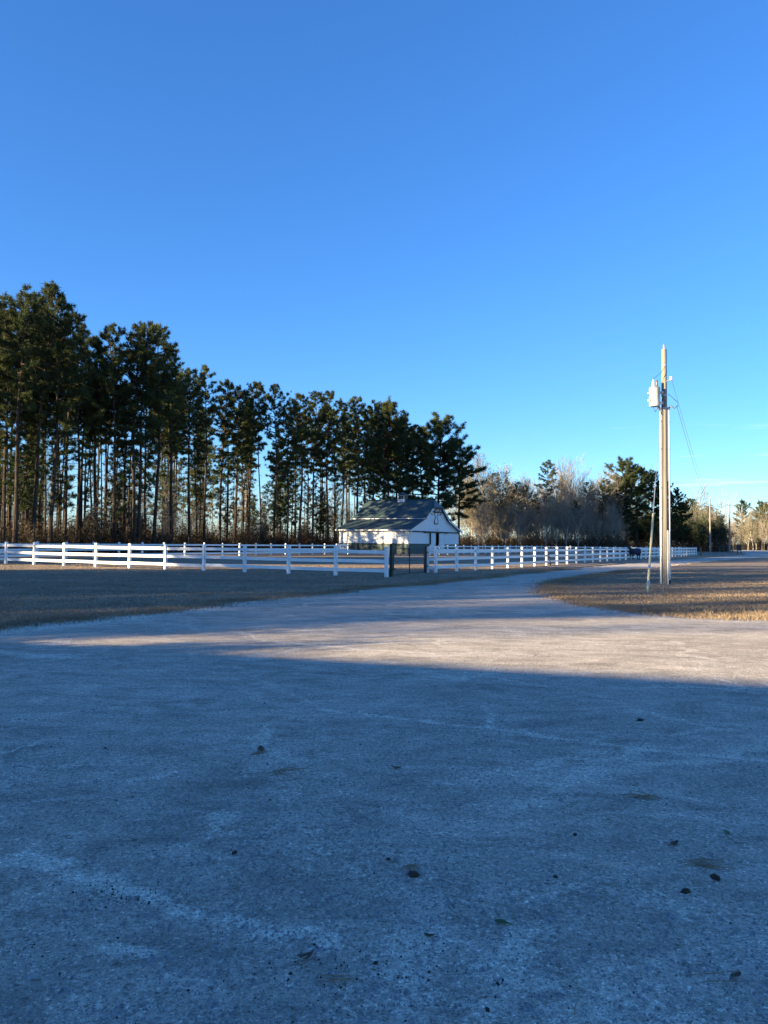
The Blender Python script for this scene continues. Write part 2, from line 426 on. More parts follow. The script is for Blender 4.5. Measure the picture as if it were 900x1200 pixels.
for pts, hw, st in STREAKS:
    P = [p.to_2d() for p in px_line(pts)]
    # wander each streak a little so that it does not read as a ruled line
    Q = []
    for a, b in zip(P[:-1], P[1:]):
        n = max(2, int((b - a).length / .25))
        for k in range(n): Q.append(a.lerp(b, k / n))
    Q.append(P[-1])
    Q = [q + Vector((random.gauss(0, hw*.5), random.gauss(0, hw*.5))) for q in Q]
    d = np.full(XX.shape, 1e9)
    for a, b in zip(Q[:-1], Q[1:]):
        ex, ey = b.x - a.x, b.y - a.y; L2 = ex*ex + ey*ey + 1e-9
        t = np.clip(((XX - a.x)*ex + (YY - a.y)*ey)/L2, 0, 1)
        d = np.minimum(d, np.hypot(XX - a.x - t*ex, YY - a.y - t*ey))
    dust = np.maximum(dust, st * np.exp(-(d / (hw*1.25))**1.5))
nx, ny = len(xs), len(ys)
ZZ = .0 + .004*np.sin(XX*1.7+.6*YY)*np.sin(YY*1.3-.4*XX)
ZZ = np.where((YY > 60) | (np.abs(XX) > 30), 0, ZZ)
V = np.stack([XX.ravel(), YY.ravel(), ZZ.ravel()], 1)
I = (np.arange(ny-1)[:, None]*nx + np.arange(nx-1)[None, :]).ravel()
gm = np_mesh('gravel_lot', V, np.stack([I, I+1, I+nx+1, I+nx], 1), M['gravel'])
gm.polygons.foreach_set('use_smooth', [True]*len(gm.polygons))
at = gm.attributes.new('dust', 'FLOAT', 'POINT'); at.data.foreach_set('value', dust.ravel().astype(np.float32))
tag(link('gravel_lot', gm), 'grey packed gravel lot and driveway', 'gravel lot', kind='structure')

def wander(pts, step, amp, seed):
    """subdivide a boundary line and give it a ragged edge"""
    r = random.Random(seed); out = []; ph = r.random()*9
    for a, b in zip(pts[:-1], pts[1:]):
        L = (b - a).length; n = max(1, int(L / step)); nrm = Vector((-(b-a).y, (b-a).x, 0)).normalized()
        for k in range(n):
            p = a.lerp(b, k/n)
            off = amp*(.6*math.sin(p.x*2.1+ph)+.5*math.sin(p.y*3.3+p.x*1.2+ph*2)) + r.gauss(0, amp*.45)
            out.append(p + nrm*off)
    out.append(pts[-1]); return out
def smooth(pts, it=2):
    for _ in range(it):
        q = [pts[0]]
        for a, b in zip(pts[:-1], pts[1:]): q += [a.lerp(b, .25), a.lerp(b, .75)]
        pts = q + [pts[-1]]
    return pts
leftP = px_line([(-40,741),(0,736.5),(70,728),(140,720.5),(220,712),(300,703.5),(380,694.5),(450,688.5),(520,682),(575,676),(620,671),(667,666.8),(727,661.2),(780,657),(833,653.2),(862,651.2),(876,649.6)])
left_edge = wander([Vector((-60, 4, 0)), Vector((-30, 8, 0)), Vector((-14, 11.2, 0))] + smooth(leftP, 2), .11, .24, 3)
far_back = [gnd(868, 647), gnd(850, 645.2), gnd(817, 644.2), Vector((40, 262, 0)), Vector((-500, 262, 0)), Vector((-500, -40, 0)), Vector((-60, -40, 0))]
POLY_L = [Vector((p.x, p.y, .018)) for p in left_edge + far_back]
islP = px_line([(900,725.5),(850,724.5),(793,722.3),(760,719.5),(733,716.5),(700,710.5),(667,702.5),(650,697),(642.5,692),(642.5,687.5),(650,683),(683,676.6),(733,669.8),(787,663),(850,656.2),(900,653.0)])
isl_edge = wander([Vector((60, 13.4, 0)), Vector((24, 14.6, 0)), Vector((12, 15.2, 0))] + smooth(islP, 2) + [Vector((75, 112, 0)), Vector((180, 150, 0))], .10, .20, 5)
POLY_I = [Vector((p.x, p.y, .018)) for p in isl_edge + [Vector((400, 200, 0)), Vector((400, 10, 0))]]
def lawn_sheet(name, poly, label):
    tri = tessellate_polygon([poly]); n = len(poly)
    m = MB(); m.v = [tuple(p) for p in poly] + [(p.x, p.y, -.03) for p in poly]
    m.f = [tuple(t) for t in tri] + [(i, (i+1) % n, n+(i+1) % n, n+i) for i in range(n)]
    return tag(m.build(name, M['lawn']), label, 'lawn', kind='structure')
lawn_sheet('lawn', POLY_L, 'brown dormant lawn round the white paddock fence')
lawn_sheet('lawn', POLY_I, 'brown dormant lawn round the utility pole')
m_ = MB(); m_.box((-60, 300, -.5), (500, 322, .03)); tag(m_.build('road', M['road']), 'pale road passing before the far woods', 'road', kind='structure')

# dry grass blades on the lawns in view
def pip(px, py, poly):
    ins = np.zeros(px.shape, bool); n = len(poly); j = n-1
    for i in range(n):
        xi, yi, xj, yj = poly[i].x, poly[i].y, poly[j].x, poly[j].y
        if yi != yj:
            c = ((yi > py) != (yj > py)) & (px < (xj-xi)*(py-yi)/(yj-yi)+xi); ins ^= c
        j = i
    return ins
def blades(P, hmin, hmax, wid):
    n = len(P); a = rng.uniform(0, 2*np.pi, n); h = rng.uniform(hmin, hmax, n); le = rng.uniform(.2, 1.1, n)*h; b = rng.uniform(0, 2*np.pi, n)
    wv_ = wid*rng.uniform(.6, 1.4, n)
    A = P + np.stack([np.cos(a)*wv_, np.sin(a)*wv_, np.zeros(n)], 1); B = P - np.stack([np.cos(a)*wv_, np.sin(a)*wv_, np.zeros(n)], 1)
    C = P + np.stack([np.cos(b)*le, np.sin(b)*le, h], 1)
    return np.stack([A, B, C], 1).reshape(-1, 3)
def scatter(poly, n, ylo, yhi, power, margin=.56):
    y = ylo + (yhi-ylo)*rng.random(n)**power; x = rng.uniform(-margin, margin, n)*y
    k = pip(x, y, poly); x, y = x[k], y[k]
    return np.stack([x, y, np.full(len(x), .016)], 1)
edgeI = np.array([[p.x, p.y] for p in isl_edge]); edgeL = np.array([[p.x, p.y] for p in left_edge])
def edge_scatter(E, n, spread):
    E = E[(E[:, 1] < 45) & (np.abs(E[:, 0]) < .6*E[:, 1])]
    k = rng.integers(0, len(E), n); P = E[k] + rng.normal(0, spread, (n, 2))
    return np.stack([P[:, 0], P[:, 1], np.full(n, .008)], 1)
VB = [blades(scatter(POLY_L, 230000, 11, 46, 1.7), .02, .055, .007), blades(scatter(POLY_I, 330000, 14.5, 46, 1.8), .02, .06, .007),
      blades(edge_scatter(edgeI, 34000, .26), .02, .09, .006), blades(edge_scatter(edgeL, 34000, .26), .02, .08, .006)]
# taller tufts on the sunny corner of the island
tc_ = []
for _ in range(130):
    x = random.uniform(5.6, 10.5); y = 15.6 + random.gauss(.25, .45)
    n = random.randint(14, 34); tc_.append(np.stack([rng.normal(x, .05, n), rng.normal(y, .05, n), np.full(n, .01)], 1))
tc_ = np.concatenate(tc_); tc_ = tc_[pip(tc_[:, 0], tc_[:, 1], POLY_I)]
VB.append(blades(tc_, .05, .15, .006))
VB = np.concatenate(VB)
tag(link('dry_grass', np_mesh('dry_grass', VB, np.arange(len(VB)).reshape(-1, 3), M['blades'])), 'short dry brown grass blades covering the lawns', 'grass', kind='stuff')

# loose grit on the gravel
n = 42000
y = 2.0 + 9.0*rng.random(n)**2.2; x = rng.uniform(-.56, .56, n)*y; s = rng.gamma(2.2, .0011, n)+.0012; s = np.where(rng.random(n) < .045, s*2.4, s)
ang = rng.uniform(0, 6.28, n)
base = np.stack([x, y, np.full(n, .001)], 1); vs_ = []
for k in range(4):
    aa = ang + k*math.pi/2; rr = s*rng.uniform(.7, 1.3, n); vs_.append(base + np.stack([np.cos(aa)*rr, np.sin(aa)*rr, -.003*np.ones(n)], 1))
vs_.append(base + np.stack([rng.normal(0, .2, n)*s, rng.normal(0, .2, n)*s, s*rng.uniform(.5, 1.1, n)], 1))
Vp = np.stack(vs_, 1).reshape(-1, 3); b = np.arange(n)[:, None]*5
Tp = np.concatenate([b+np.array([[0,1,4]]), b+np.array([[1,2,4]]), b+np.array([[2,3,4]]), b+np.array([[3,0,4]])])
tag(link('loose_grit', np_mesh('loose_grit', Vp, Tp, M['stone'])), 'fine loose grit strewn over the gravel lot', 'grit', kind='stuff')

# ------------------------------------------------------------------ trees
def tufts(cent, dirs, size, per, wid, seed):
    """needle sprays: thin triangles radiating from branch tips"""
    r = np.random.default_rng(seed); n = len(cent)
    c = np.repeat(cent, per, 0); d = np.repeat(dirs, per, 0); s = np.repeat(size, per)
    v = r.normal(0, 1, (n*per, 3)); v /= np.linalg.norm(v, axis=1)[:, None]
    v = v + d*.75; v /= np.linalg.norm(v, axis=1)[:, None]
    t = np.cross(v, r.normal(0, 1, (n*per, 3))); t /= np.linalg.norm(t, axis=1)[:, None]+1e-9
    o = c + r.normal(0, .10, (n*per, 3))*s[:, None]*1.6
    L = s*r.uniform(.6, 1.2, n*per); wv_ = wid*r.uniform(.7, 1.3, n*per)
    V = np.stack([o + t*wv_[:, None], o - t*wv_[:, None], o + v*L[:, None]], 1).reshape(-1, 3)
    return V

def pine_meshes(seed, H=23.0, cb=.5, rmax=3.0, nbr=62, tsize=.36, per=30, dens=1.0, lean=.3, tr=.21, mat='needles', rnd_=2.4):
    r = random.Random(seed); tk = MB()
    ph = r.random()*6
    def axis(z):
        k = z/H
        return Vector((lean*math.sin(k*2.2+ph)*k*1.2 + .10*math.sin(k*9+ph), lean*math.cos(k*1.9+ph)*k*1.2 + .10*math.cos(k*8+ph*2), z))
    zs = [-.2, .25, 1.0, 3, 6, 9, 12, 15, 18, 20.5, 22.2, 23]; zs = [z*H/23 for z in zs]
    rad = [tr*1.30, tr*1.12] + [max(.025, tr*(1-.93*(z/H)**1.15)) for z in zs[2:]]
    tk.tube([axis(z) for z in zs], rad, 8)
    cen, dr, sz = [], [], []
    az = r.random()*6.28
    for i in range(nbr):
        k = (i + r.random())/nbr; z = H*(cb + (1-cb)*k**.92)
        az += 2.4 + r.gauss(0, .5)
        prof = (min(1, .45 + k*1.9) * (1 - max(0, (k-.42)/.58)**rnd_*.80))
        L = rmax*prof*r.uniform(.5, 1.12)
        if r.random() < .10: continue
        rise = -.12 + .85*k + r.gauss(0, .14)
        d0 = Vector((math.cos(az), math.sin(az), rise)).normalized()
        p0 = axis(z); pts = [p0]; p = p0.copy(); d = d0.copy()
        for s_ in range(4):
            p = p + d*(L/4); d = (d + Vector((r.gauss(0, .14), r.gauss(0, .14), .10 + r.gauss(0, .08)))).normalized(); pts.append(p.copy())
        tk.tube(pts, [.055*L/3+.018, .045*L/3+.012, .03*L/3+.01, .02, .008], 4, cap=False)
        nt_ = max(3, int(dens*(4 + 5.2*L)))
        for q in range(nt_):
            f = r.uniform(.32, 1.02); a = min(3, int(f*4)); b_ = pts[a].lerp(pts[a+1], min(1, f*4-a))
            side = Vector((r.gauss(0, 1), r.gauss(0, 1), r.gauss(.25, .55))).normalized()*r.uniform(.1, .75)*(.35+.3*L/rmax)*(1.25-f*.45)
            c = b_ + side
            if side.length > .3 and r.random() < .5: tk.tube([b_, c], [.012, .006], 3, cap=False)
            cen.append(c); dd = (side.normalized()*.6 + d*.5 + Vector((0, 0, .45))).normalized(); dr.append(dd); sz.append(tsize*r.uniform(.7, 1.25))
    for i in range(10):                                       # dead snags below the crown
        z = H*r.uniform(.18, cb); a = r.random()*6.28; L = r.uniform(.4, 1.6); p = axis(z)
        tk.tube([p, p + Vector((math.cos(a)*L*.6, math.sin(a)*L*.6, .05)), p + Vector((math.cos(a)*L, math.sin(a)*L, -.12*L))], [.03, .02, .006], 3, cap=False)
    V = tufts(np.array(cen), np.array(dr), np.array(sz), per, .026, seed)
    return tk.mesh('trunk', M['pinebark']), np_mesh('crown', V, np.arange(len(V)).reshape(-1, 3), M[mat])

def bare_meshes(seed, H=16.0, spread=.42, levels=5, trunk_r=.17, bark='barebark', leaf=None, nleaf=0, first=.28, leafsize=.10, leaf_lo=0.0):
    r = random.Random(seed); tk = MB(); tw = MB(); ends = []
    def grow(p, d, L, rad, lev):
        n = 3 if lev < 3 else 2; pts = [p.copy()]; q = p.copy(); dd = d.copy()
        for i in range(n):
            q = q + dd*(L/n); dd = (dd + Vector((r.gauss(0, .10), r.gauss(0, .10), .05 + r.gauss(0, .06)))).normalized(); pts.append(q.copy())
        r1 = rad*.62
        (tk if lev < 2 else tw).tube(pts, [rad + (r1-rad)*i/n for i in range(n+1)], 7 if lev == 0 else (5 if lev == 1 else 3), cap=False)
        if lev >= 3: ends.extend(pts[1:])
        if lev >= levels: return
        kids = {0: r.randint(2, 3), 1: 3, 2: 3, 3: 3, 4: 2}.get(lev, 2)
        side = {0: r.randint(6, 9), 1: r.randint(3, 5), 2: 3, 3: 2, 4: 1}.get(lev, 1)
        for i in range(kids + side):
            f = 1.0 if i < kids else r.uniform(.3 if lev else .35, .95)
            a = min(n-1, int(f*n)); b_ = pts[a].lerp(pts[a+1], f*n - a)
            ax = dd.cross(Vector((r.gauss(0, 1), r.gauss(0, 1), r.gauss(0, 1)))).normalized()
            ang = r.uniform(.22, .62)*(spread/.42) if i < kids else r.uniform(.6, 1.0)
            nd = (Matrix.Rotation(ang, 3, ax) @ dd + Vector((0, 0, .16))).normalized()
            sc = r.uniform(.55, .78) if i < kids else r.uniform(.38, .6)
            grow(b_, nd, L*sc, max(.006, rad*(.60 if i < kids else .38)), lev+1)
    L0 = H*.52
    grow(Vector((0, 0, -.2)), Vector((r.gauss(0, .03), r.gauss(0, .03), 1)).normalized(), L0, trunk_r, 0)
    tk.v += []; k = len(tk.v)
    allz = max(max(v[2] for v in tw.v), 1e-3); sc = H/allz
    sxy = sc*.95
    tk.v = [(a*sxy, b_*sxy, c*sc) for a, b_, c in tk.v]; tw.v = [(a*sxy, b_*sxy, c*sc) for a, b_, c in tw.v]
    ms = [tk.mesh('trunk', M[bark])]
    tm = bpy.data.meshes.new('crown'); tm.from_pydata(tw.v, [], tw.f); tm.materials.append(M['twig']); ms.append(tm)
    if leaf:
        g = np.random.default_rng(seed); E = np.array(ends)*np.array([sxy, sxy, sc]); E = E[E[:, 2] > leaf_lo*H]
        c = E[g.integers(0, len(E), nleaf)] + g.normal(0, .16, (nleaf, 3))
        a = g.normal(0, 1, (nleaf, 3)); a /= np.linalg.norm(a, axis=1)[:, None]; b2 = np.cross(a, g.normal(0, 1, (nleaf, 3))); b2 /= np.linalg.norm(b2, axis=1)[:, None]
        s_ = leafsize*g.uniform(.6, 1.3, nleaf)[:, None]
        V = np.stack([c - a*s_, c + b2*s_*.55, c + a*s_, c - b2*s_*.55], 1).reshape(-1, 3)
        ms.append(np_mesh('leaves', V, np.arange(len(V)).reshape(-1, 4), M[leaf]))
    return ms

NAMES3 = ('trunk', 'crown', 'leaves')
def plant(meshes, name, loc, rz, scale, label, group, cat='tree'):
    e = empty(name, loc, rz); e.scale = scale if hasattr(scale, '__len__') else (scale,)*3
    for nm, me in zip(NAMES3, meshes): link(nm, me, e)
    return tag(e, label, cat, group)

PINES = [pine_meshes(11, cb=.46, rmax=3.7, nbr=48, dens=1.05), pine_meshes(12, cb=.54, rmax=3.2, nbr=44, dens=1.05), pine_meshes(13, cb=.42, rmax=3.9, nbr=54, dens=1.0, lean=.5),
         pine_meshes(14, cb=.58, rmax=3.0, nbr=38, dens=1.05), pine_meshes(15, cb=.48, rmax=3.5, nbr=46, lean=.8, dens=1.0), pine_meshes(16, cb=.60, rmax=2.1, nbr=28, tr=.13, dens=1.0, lean=.7)]
MIDP = [pine_meshes(21, H=13, cb=.30, rmax=2.0, nbr=40, tsize=.34, per=24, dens=.8, tr=.09), pine_meshes(22, H=12, cb=.42, rmax=1.7, nbr=34, tsize=.34, per=24, dens=.8, tr=.08)]
BIGP = [pine_meshes(31, H=20, cb=.24, rmax=6.2, nbr=78, tsize=.52, per=34, tr=.26, rnd_=3.2, dens=.95), pine_meshes(32, H=19, cb=.30, rmax=5.6, nbr=66, tsize=.52, per=34, tr=.24, lean=.8, rnd_=2.8, dens=.95)]
BARE = [bare_meshes(41, 17, levels=4, trunk_r=.20, spread=.5), bare_meshes(42, 17, spread=.44, levels=4, trunk_r=.19), bare_meshes(43, 15, spread=.6, levels=4, trunk_r=.2), bare_meshes(44, 16, spread=.46, bark='palebark', levels=4, trunk_r=.19)]
TAN = [bare_meshes(51, 14, leaf='tanleaf', nleaf=2600), bare_meshes(52, 13, spread=.36, leaf='tanleaf', nleaf=2200), bare_meshes(53, 14, leaf='olive', nleaf=5000, bark='palebark')]
YOUNG = [bare_meshes(61, 8, levels=4, trunk_r=.06, leaf='under', nleaf=2400, leafsize=.09), bare_meshes(62, 7, levels=4, trunk_r=.05, leaf='under', nleaf=2600, leafsize=.09)]
CEDAR = [bare_meshes(71, 9, levels=4, trunk_r=.09, leaf='evergreen', nleaf=9000, leafsize=.13)]

def horizon(u): return 636 + .0105*(u-450)
def top_h(u, vtop, Y): return CAM_H + (horizon(u)-vtop)*Y/900
LBL_PINE = 'tall dark pine with bare lower trunk in the wood behind the white paddock fence'
GRP_PINE = 'pines of the wood behind the paddock'
def pine_px(u, vtop, Y, k, label=LBL_PINE, group=GRP_PINE, lib=None, h0=23.0, wide=1.0):
    lib = lib or PINES; H = top_h(u, vtop, Y); p = Vector(((u-450)/900*Y, Y, 0)); s = H/h0
    return plant(lib[k % len(lib)], 'pine_tree', p, random.random()*6.28, (s*wide, s*wide, s), label, group)

# front of the wood: (position, crown top, distance) read off the photograph
front = [(-40,345,62),(3,350,66),(17,338,64),(38,330,67),(60,348,69),(75,372,72),(92,380,74),(112,392,78),(133,386,76),(150,388,80),(157,381,77),(164,378,78),(182,384,82),
 (203,402,84),(222,436,92),(240,432,95),(258,446,98),(275,458,100),(292,450,102),(306,449,104),(322,455,104),(338,470,106),(352,462,110),(368,460,112),(384,462,112),
 (346,476,116),(392,480,120),(428,480,124),(265,468,104),(231,450,100),(401,474,116),(418,468,117),(436,470,118),(452,476,122),(466,492,124),(484,498,126),(-85,350,58),(-120,340,54)]
for i, (u, vt, Y) in enumerate(front):
    lb, gp = ('one of two thick trunked pines standing close together in the wood', 'pair of thick trunked pines') if u in (157, 164) else (LBL_PINE, GRP_PINE)
    pine_px(u, vt + random.uniform(-3, 3), Y, [0, 2, 1, 4, 0, 3, 2, 1, 4, 5][i % 10], lb, gp, wide=random.uniform(.85, 1.1))
# deeper rows
for i in range(88):
    u = random.uniform(-90, 455) if i % 3 else random.uniform(-30, 240)
    Yf = np.interp(u, [-90, 0, 165, 225, 300, 400, 500], [57, 65, 80, 95, 105, 117, 129])
    vt = np.interp(u, [-90, 0, 35, 60, 100, 165, 200, 225, 300, 440, 470, 500], [350, 345, 335, 352, 388, 384, 405, 442, 455, 474, 494, 500])
    Y = Yf + random.uniform(3, 18); pine_px(u, vt + random.uniform(8, 70), Y, (5, 3, 5, 1)[i % 4], 'slim pine standing deep in the wood behind the white paddock fence', 'slim pines deep in the wood', wide=random.uniform(.75, 1.0))
# younger pines under them
for i in range(56):
    u = random.uniform(-30, 440); Yf = np.interp(u, [-90, 0, 165, 225, 300, 400, 500], [57, 65, 80, 95, 105, 117, 129])
    Y = Yf + random.uniform(-1, 20); s = random.uniform(.5, 1.2)
    plant(MIDP[i % 2], 'pine_tree', ((u-450)/900*Y, Y, 0), random.random()*6.28, s, 'young thin pine under the tall pines of the wood behind the paddock', 'young pines in the wood')
# thin leafless saplings among the pines
for i in range(26):
    u = random.uniform(-20, 430); Yf = np.interp(u, [-90, 0, 165, 225, 300, 400, 500], [57, 65, 80, 95, 105, 117, 129])
    Y = Yf + random.uniform(-2, 16); s = random.uniform(.6, 1.1)
    lib = BARE if i % 3 else YOUNG
    plant(lib[i % 3 if i % 3 else i % 2], 'bare_tree', ((u-450)/900*Y, Y, 0), random.random()*6.28, s*(.75 if lib is BARE else 1), 'slender leafless tree among the pines behind the paddock', 'leafless trees among the pines')
# the wood goes on to the left, outside the frame; openings in it let strips of sun reach the lot
GAPS = [(8.0, 11.6, 1.5), (16.5, 18.3, .5), (26.4, 27.0, .2), (34.4, 35.4, .2), (42.0, 52.0, .3)]
n_out = 0
while n_out < 150:
    lat = random.uniform(2, 74); dpt = random.uniform(0, 34)
    s_ = (76.5 + .913*dpt - lat)/.633
    if s_ < 5 or any(a-mg < lat < b+mg for a, b, mg in GAPS): continue
    p = Vector((-34, 60, 0)) - D2*s_ + D1*dpt
    n_out += 1
    plant(PINES[n_out % 6], 'pine_tree', p, random.random()*6.28, random.uniform(.9, 1.08)*(.84 if 21 < lat < 25.2 else 1), 'tall pine of the wood that stretches away behind the added cream building', 'pines behind the hall')

# pines beside and behind the barn
BH = 'dark spreading pine rising behind the barn roof'
pine_px(513, 494, 128, 0, BH, 'pines behind the barn', BIGP, 20.0, 1.05)
pine_px(497, 505, 133, 1, BH, 'pines behind the barn', BIGP, 19.0, .95)
pine_px(537, 519, 131, 1, BH, 'pines behind the barn', BIGP, 19.0, 1.05)
pine_px(470, 500, 124, 0, BH, 'pines behind the barn', BIGP, 20.0, .85)
pine_px(452, 475, 121, 1, BH, 'pines behind the barn', BIGP, 19.0, .75)
# lit woods to the right of the barn
LIT = 'leafless tree in the sunlit wood beyond the far paddock rails'
GL = 'bare trees of the sunlit wood'
decid = [(568,526,152,'T',2),(552,540,158,'T',2),(585,540,150,'T',2),(598,556,156,'T',0),(610,560,150,'B',0),(622,552,160,'T',1),(630,556,150,'B',1),(645,548,165,'B',2),
 (655,548,155,'T',1),(664,534,158,'B',0),(674,530,160,'B',1),(684,536,156,'B',2),(692,544,162,'T',0),(702,548,160,'B',3),(640,575,146,'T',0),(668,572,148,'T',1),(615,590,142,'T',0),
 (690,580,150,'T',1),(712,560,168,'B',2),(722,585,150,'T',0),(575,575,144,'T',0),(590,590,142,'T',1),(652,600,142,'B',3),(700,600,146,'B',3),(627,600,143,'T',1),(561,570,141,'B',3),(566,585,140,'B',3),(593,575,141,'B',3),(664,580,141,'B',3),(678,570,140,'B',3),(720,590,146,'B',3),(608,585,140,'B',3),(640,592,139,'B',3)]
for u, vt, Y, kind, k in decid:
    H = top_h(u, vt, Y); lib = TAN if kind == 'T' else BARE
    h0 = {('T',0):14,('T',1):13,('T',2):14,('B',0):17,('B',1):17,('B',2):15,('B',3):16}[(kind, k)]
    lb, gp = ((LIT, GL) if kind == 'B' else (('tree with withered tan leaves in the sunlit wood beyond the far paddock rails', 'tan leaved trees of the sunlit wood') if k < 2 else ('pale trunked tree with olive leaves beside the barn gable', 'olive trees beside the barn')))
    s = H/h0; plant(lib[k], 'bare_tree' if kind == 'B' else 'leafy_tree', ((u-450)/900*Y, Y, 0), random.random()*6.28, (s*.95, s*.95, s), lb, gp)
for i in range(34):
    u = random.uniform(550, 730); Y = random.uniform(160, 200); vt = random.uniform(548, 592); H = top_h(u, vt, Y)
    k = random.randint(0, 3); lib, h0 = (BARE, [17,17,15,16][k]) if i % 2 else (TAN[:2], [14,13][k % 2])
    lb, gp = (LIT, GL) if i % 2 else ('tree with withered tan leaves in the sunlit wood beyond the far paddock rails', 'tan leaved trees of the sunlit wood')
    s = H/h0; plant(lib[k % len(lib)], 'bare_tree' if i % 2 else 'leafy_tree', ((u-450)/900*Y, Y, 0), random.random()*6.28, s, lb, gp)
for u, vt, Y, k in ((578,556,160,3),(593,562,156,5),(617,570,152,3),(660,560,166,5),(688,566,160,3),(706,562,158,1),(715,574,166,3),(630,578,148,5),(585,585,146,5),(674,588,150,3)):
    pine_px(u, vt, Y, k, 'thin green pine scattered through the sunlit wood beyond the far rails', 'thin pines of the sunlit wood', PINES, 23, 1.1)
pine_px(641, 541, 156, 1, 'slim green pine standing among the leafless trees of the sunlit wood', 'slim pine', PINES, 23, 1.0)
pine_px(606, 566, 150, 3, 'slim green pine beside the olive trees near the barn', 'slim pine near barn', PINES, 23, 1.0)
# green pines near the utility pole (seen beyond it)
GP = 'bushy sunlit green pine rising beyond the long white fence'
for u, vt, Y, k, wd in [(735,543,170,0,1.1),(747,550,174,1,.95),(724,566,168,1,.9),(764,556,180,0,.8),(772,566,178,1,.85),(792,576,182,0,.85),(800,590,185,1,.9)]:
    lb = GP if u < 750 else 'dark pine standing behind the utility pole beyond the fence'
    pine_px(u, vt, Y, k, lb, 'pines beyond the long fence' if u < 750 else 'dark pines beyond the pole', BIGP, 20.0 if k == 0 else 19.0, wd)
for i, (u, vt, Y, k) in enumerate([(820,558,200,0),(851,572,225,1),(841,588,215,3),(833,592,210,3),(886,590,260,1),(893,588,262,0)]):
    s = top_h(u, vt, Y)/[17,17,15,16][k]
    plant(BARE[k], 'bare_tree', ((u-450)/900*Y, Y, 0), random.random()*6.28, (s*.8, s*.8, s), 'tall leafless tree standing clear above the dark evergreen trees by the road', 'leafless trees by the road')
for i in range(40):
    u = 715 + i*4.7 + random.uniform(-3, 3); dark = u < 850
    Y = random.uniform(190, 225) if dark else random.uniform(330, 370)
    vt = np.interp(u, [715, 790, 830, 850, 870, 900], [592, 598, 602, 606, 600, 602]) + random.uniform(-4, 14)
    H = top_h(u, vt, Y); p = ((u-450)/900*Y, Y, 0)
    if dark: plant(CEDAR[0], 'evergreen_tree', p, random.random()*6.28, (H/9*1.1, H/9*1.1, H/9), 'low dark evergreen tree by the road beyond the long fence', 'dark evergreens by the road')
    else: plant(TAN[2] if i % 2 else TAN[0], 'leafy_tree', p, random.random()*6.28, H/14, 'olive and tan tree across the far road', 'trees across the far road')
for i in range(26):
    u = random.uniform(792, 925); Y = random.uniform(235, 320); vt = random.uniform(586, 607); H = top_h(u, vt, Y); k = i % 4
    lib_, h0_, nm_ = [(TAN[2], 14, 'leafy_tree'), (CEDAR[0], 9, 'evergreen_tree'), (BIGP[1], 19, 'pine_tree'), (BARE[1], 17, 'bare_tree')][k]
    plant(lib_, nm_, ((u-450)/900*Y, Y, 0), random.random()*6.28, (H/h0_*.9, H/h0_*.9, H/h0_), ['olive leaved tree in the far belt of trees before the road', 'squat evergreen in the far belt of trees before the road', 'broad pine in the far belt of trees before the road', 'leafless tree in the far belt of trees before the road'][k], 'far belt of trees by the road')
pine_px(869, 588, 335, 1, 'round topped pine across the far road', 'pine across far road', BIGP, 19.0, .7)
for i in range(16):
    u = 905 + i*14; Y = random.uniform(300, 360); vt = random.uniform(592, 606); H = top_h(u, vt, Y)
    plant(TAN[i % 3], 'leafy_tree', ((u-450)/900*Y, Y, 0), random.random()*6.28, H/14, 'olive and tan tree across the far road', 'trees across the far road')

# undergrowth under the trees
def undergrowth(name, label, spots, mat, seed):
    g = np.random.default_rng(seed); Vs = []
    for x, y, h, wd, n in spots:
        c = np.stack([g.normal(x, wd*.5, n), g.normal(y, wd*.5, n), h*g.beta(1.3, 1.5, n)], 1)
        a = g.normal(0, 1, (n, 3)); a /= np.linalg.norm(a, axis=1)[:, None]; b2 = np.cross(a, g.normal(0, 1, (n, 3))); b2 /= np.linalg.norm(b2, axis=1)[:, None]
        s_ = g.uniform(.05, .15, n)[:, None]*(1 + y/250)
        Vs.append(np.stack([c + a*s_, c + b2*s_*.6, c - a*s_*.8], 1).reshape(-1, 3))
        m2 = max(6, n//14); q = np.stack([g.normal(x, wd*.3, m2), g.normal(y, wd*.3, m2), np.zeros(m2)], 1)
        tp = q + np.stack([g.normal(0, wd*.35, m2), g.normal(0, wd*.35, m2), h*g.uniform(.6, 1.15, m2)], 1)
        sd_ = np.stack([np.full(m2, .025), np.zeros(m2), np.zeros(m2)], 1)
        Vs.append(np.stack([q + sd_, q - sd_, tp], 1).reshape(-1, 3))
    V = np.concatenate(Vs)
    tag(link(name, np_mesh(name, V, np.arange(len(V)).reshape(-1, 3), M[mat])), label, 'undergrowth', kind='stuff')
sp = []
for i in range(900):
    u = random.uniform(-60, 470); Yf = np.interp(u, [-90, 0, 165, 225, 300, 400, 500], [57, 65, 80, 95, 105, 117, 129])
    Y = Yf + random.uniform(-2.5, 24); sp.append(((u-450)/900*Y, Y, random.uniform(1.0, 4.4)*random.uniform(.6, 1.2), random.uniform(.6, 1.7), 210))
undergrowth('undergrowth', 'brown brush filling the floor of the pine wood', sp, 'under', 81)
sp = []
for i in range(520):
    u = random.uniform(520, 735); Y = random.uniform(141, 200); sp.append(((u-450)/900*Y, Y, random.uniform(.8, 4.6), random.uniform(.8, 2.2), 190))
undergrowth('undergrowth', 'brown brush at the foot of the sunlit wood', sp, 'under', 82)
sp = []
for i in range(420):
    u = random.uniform(715, 960); Y = random.uniform(186, 235) if u < 850 else random.uniform(328, 380); sp.append(((u-450)/900*Y, Y, random.uniform(1, 6), random.uniform(1.2, 3), 190))
undergrowth('undergrowth', 'dark brush under the trees along the road', sp, 'under', 83)

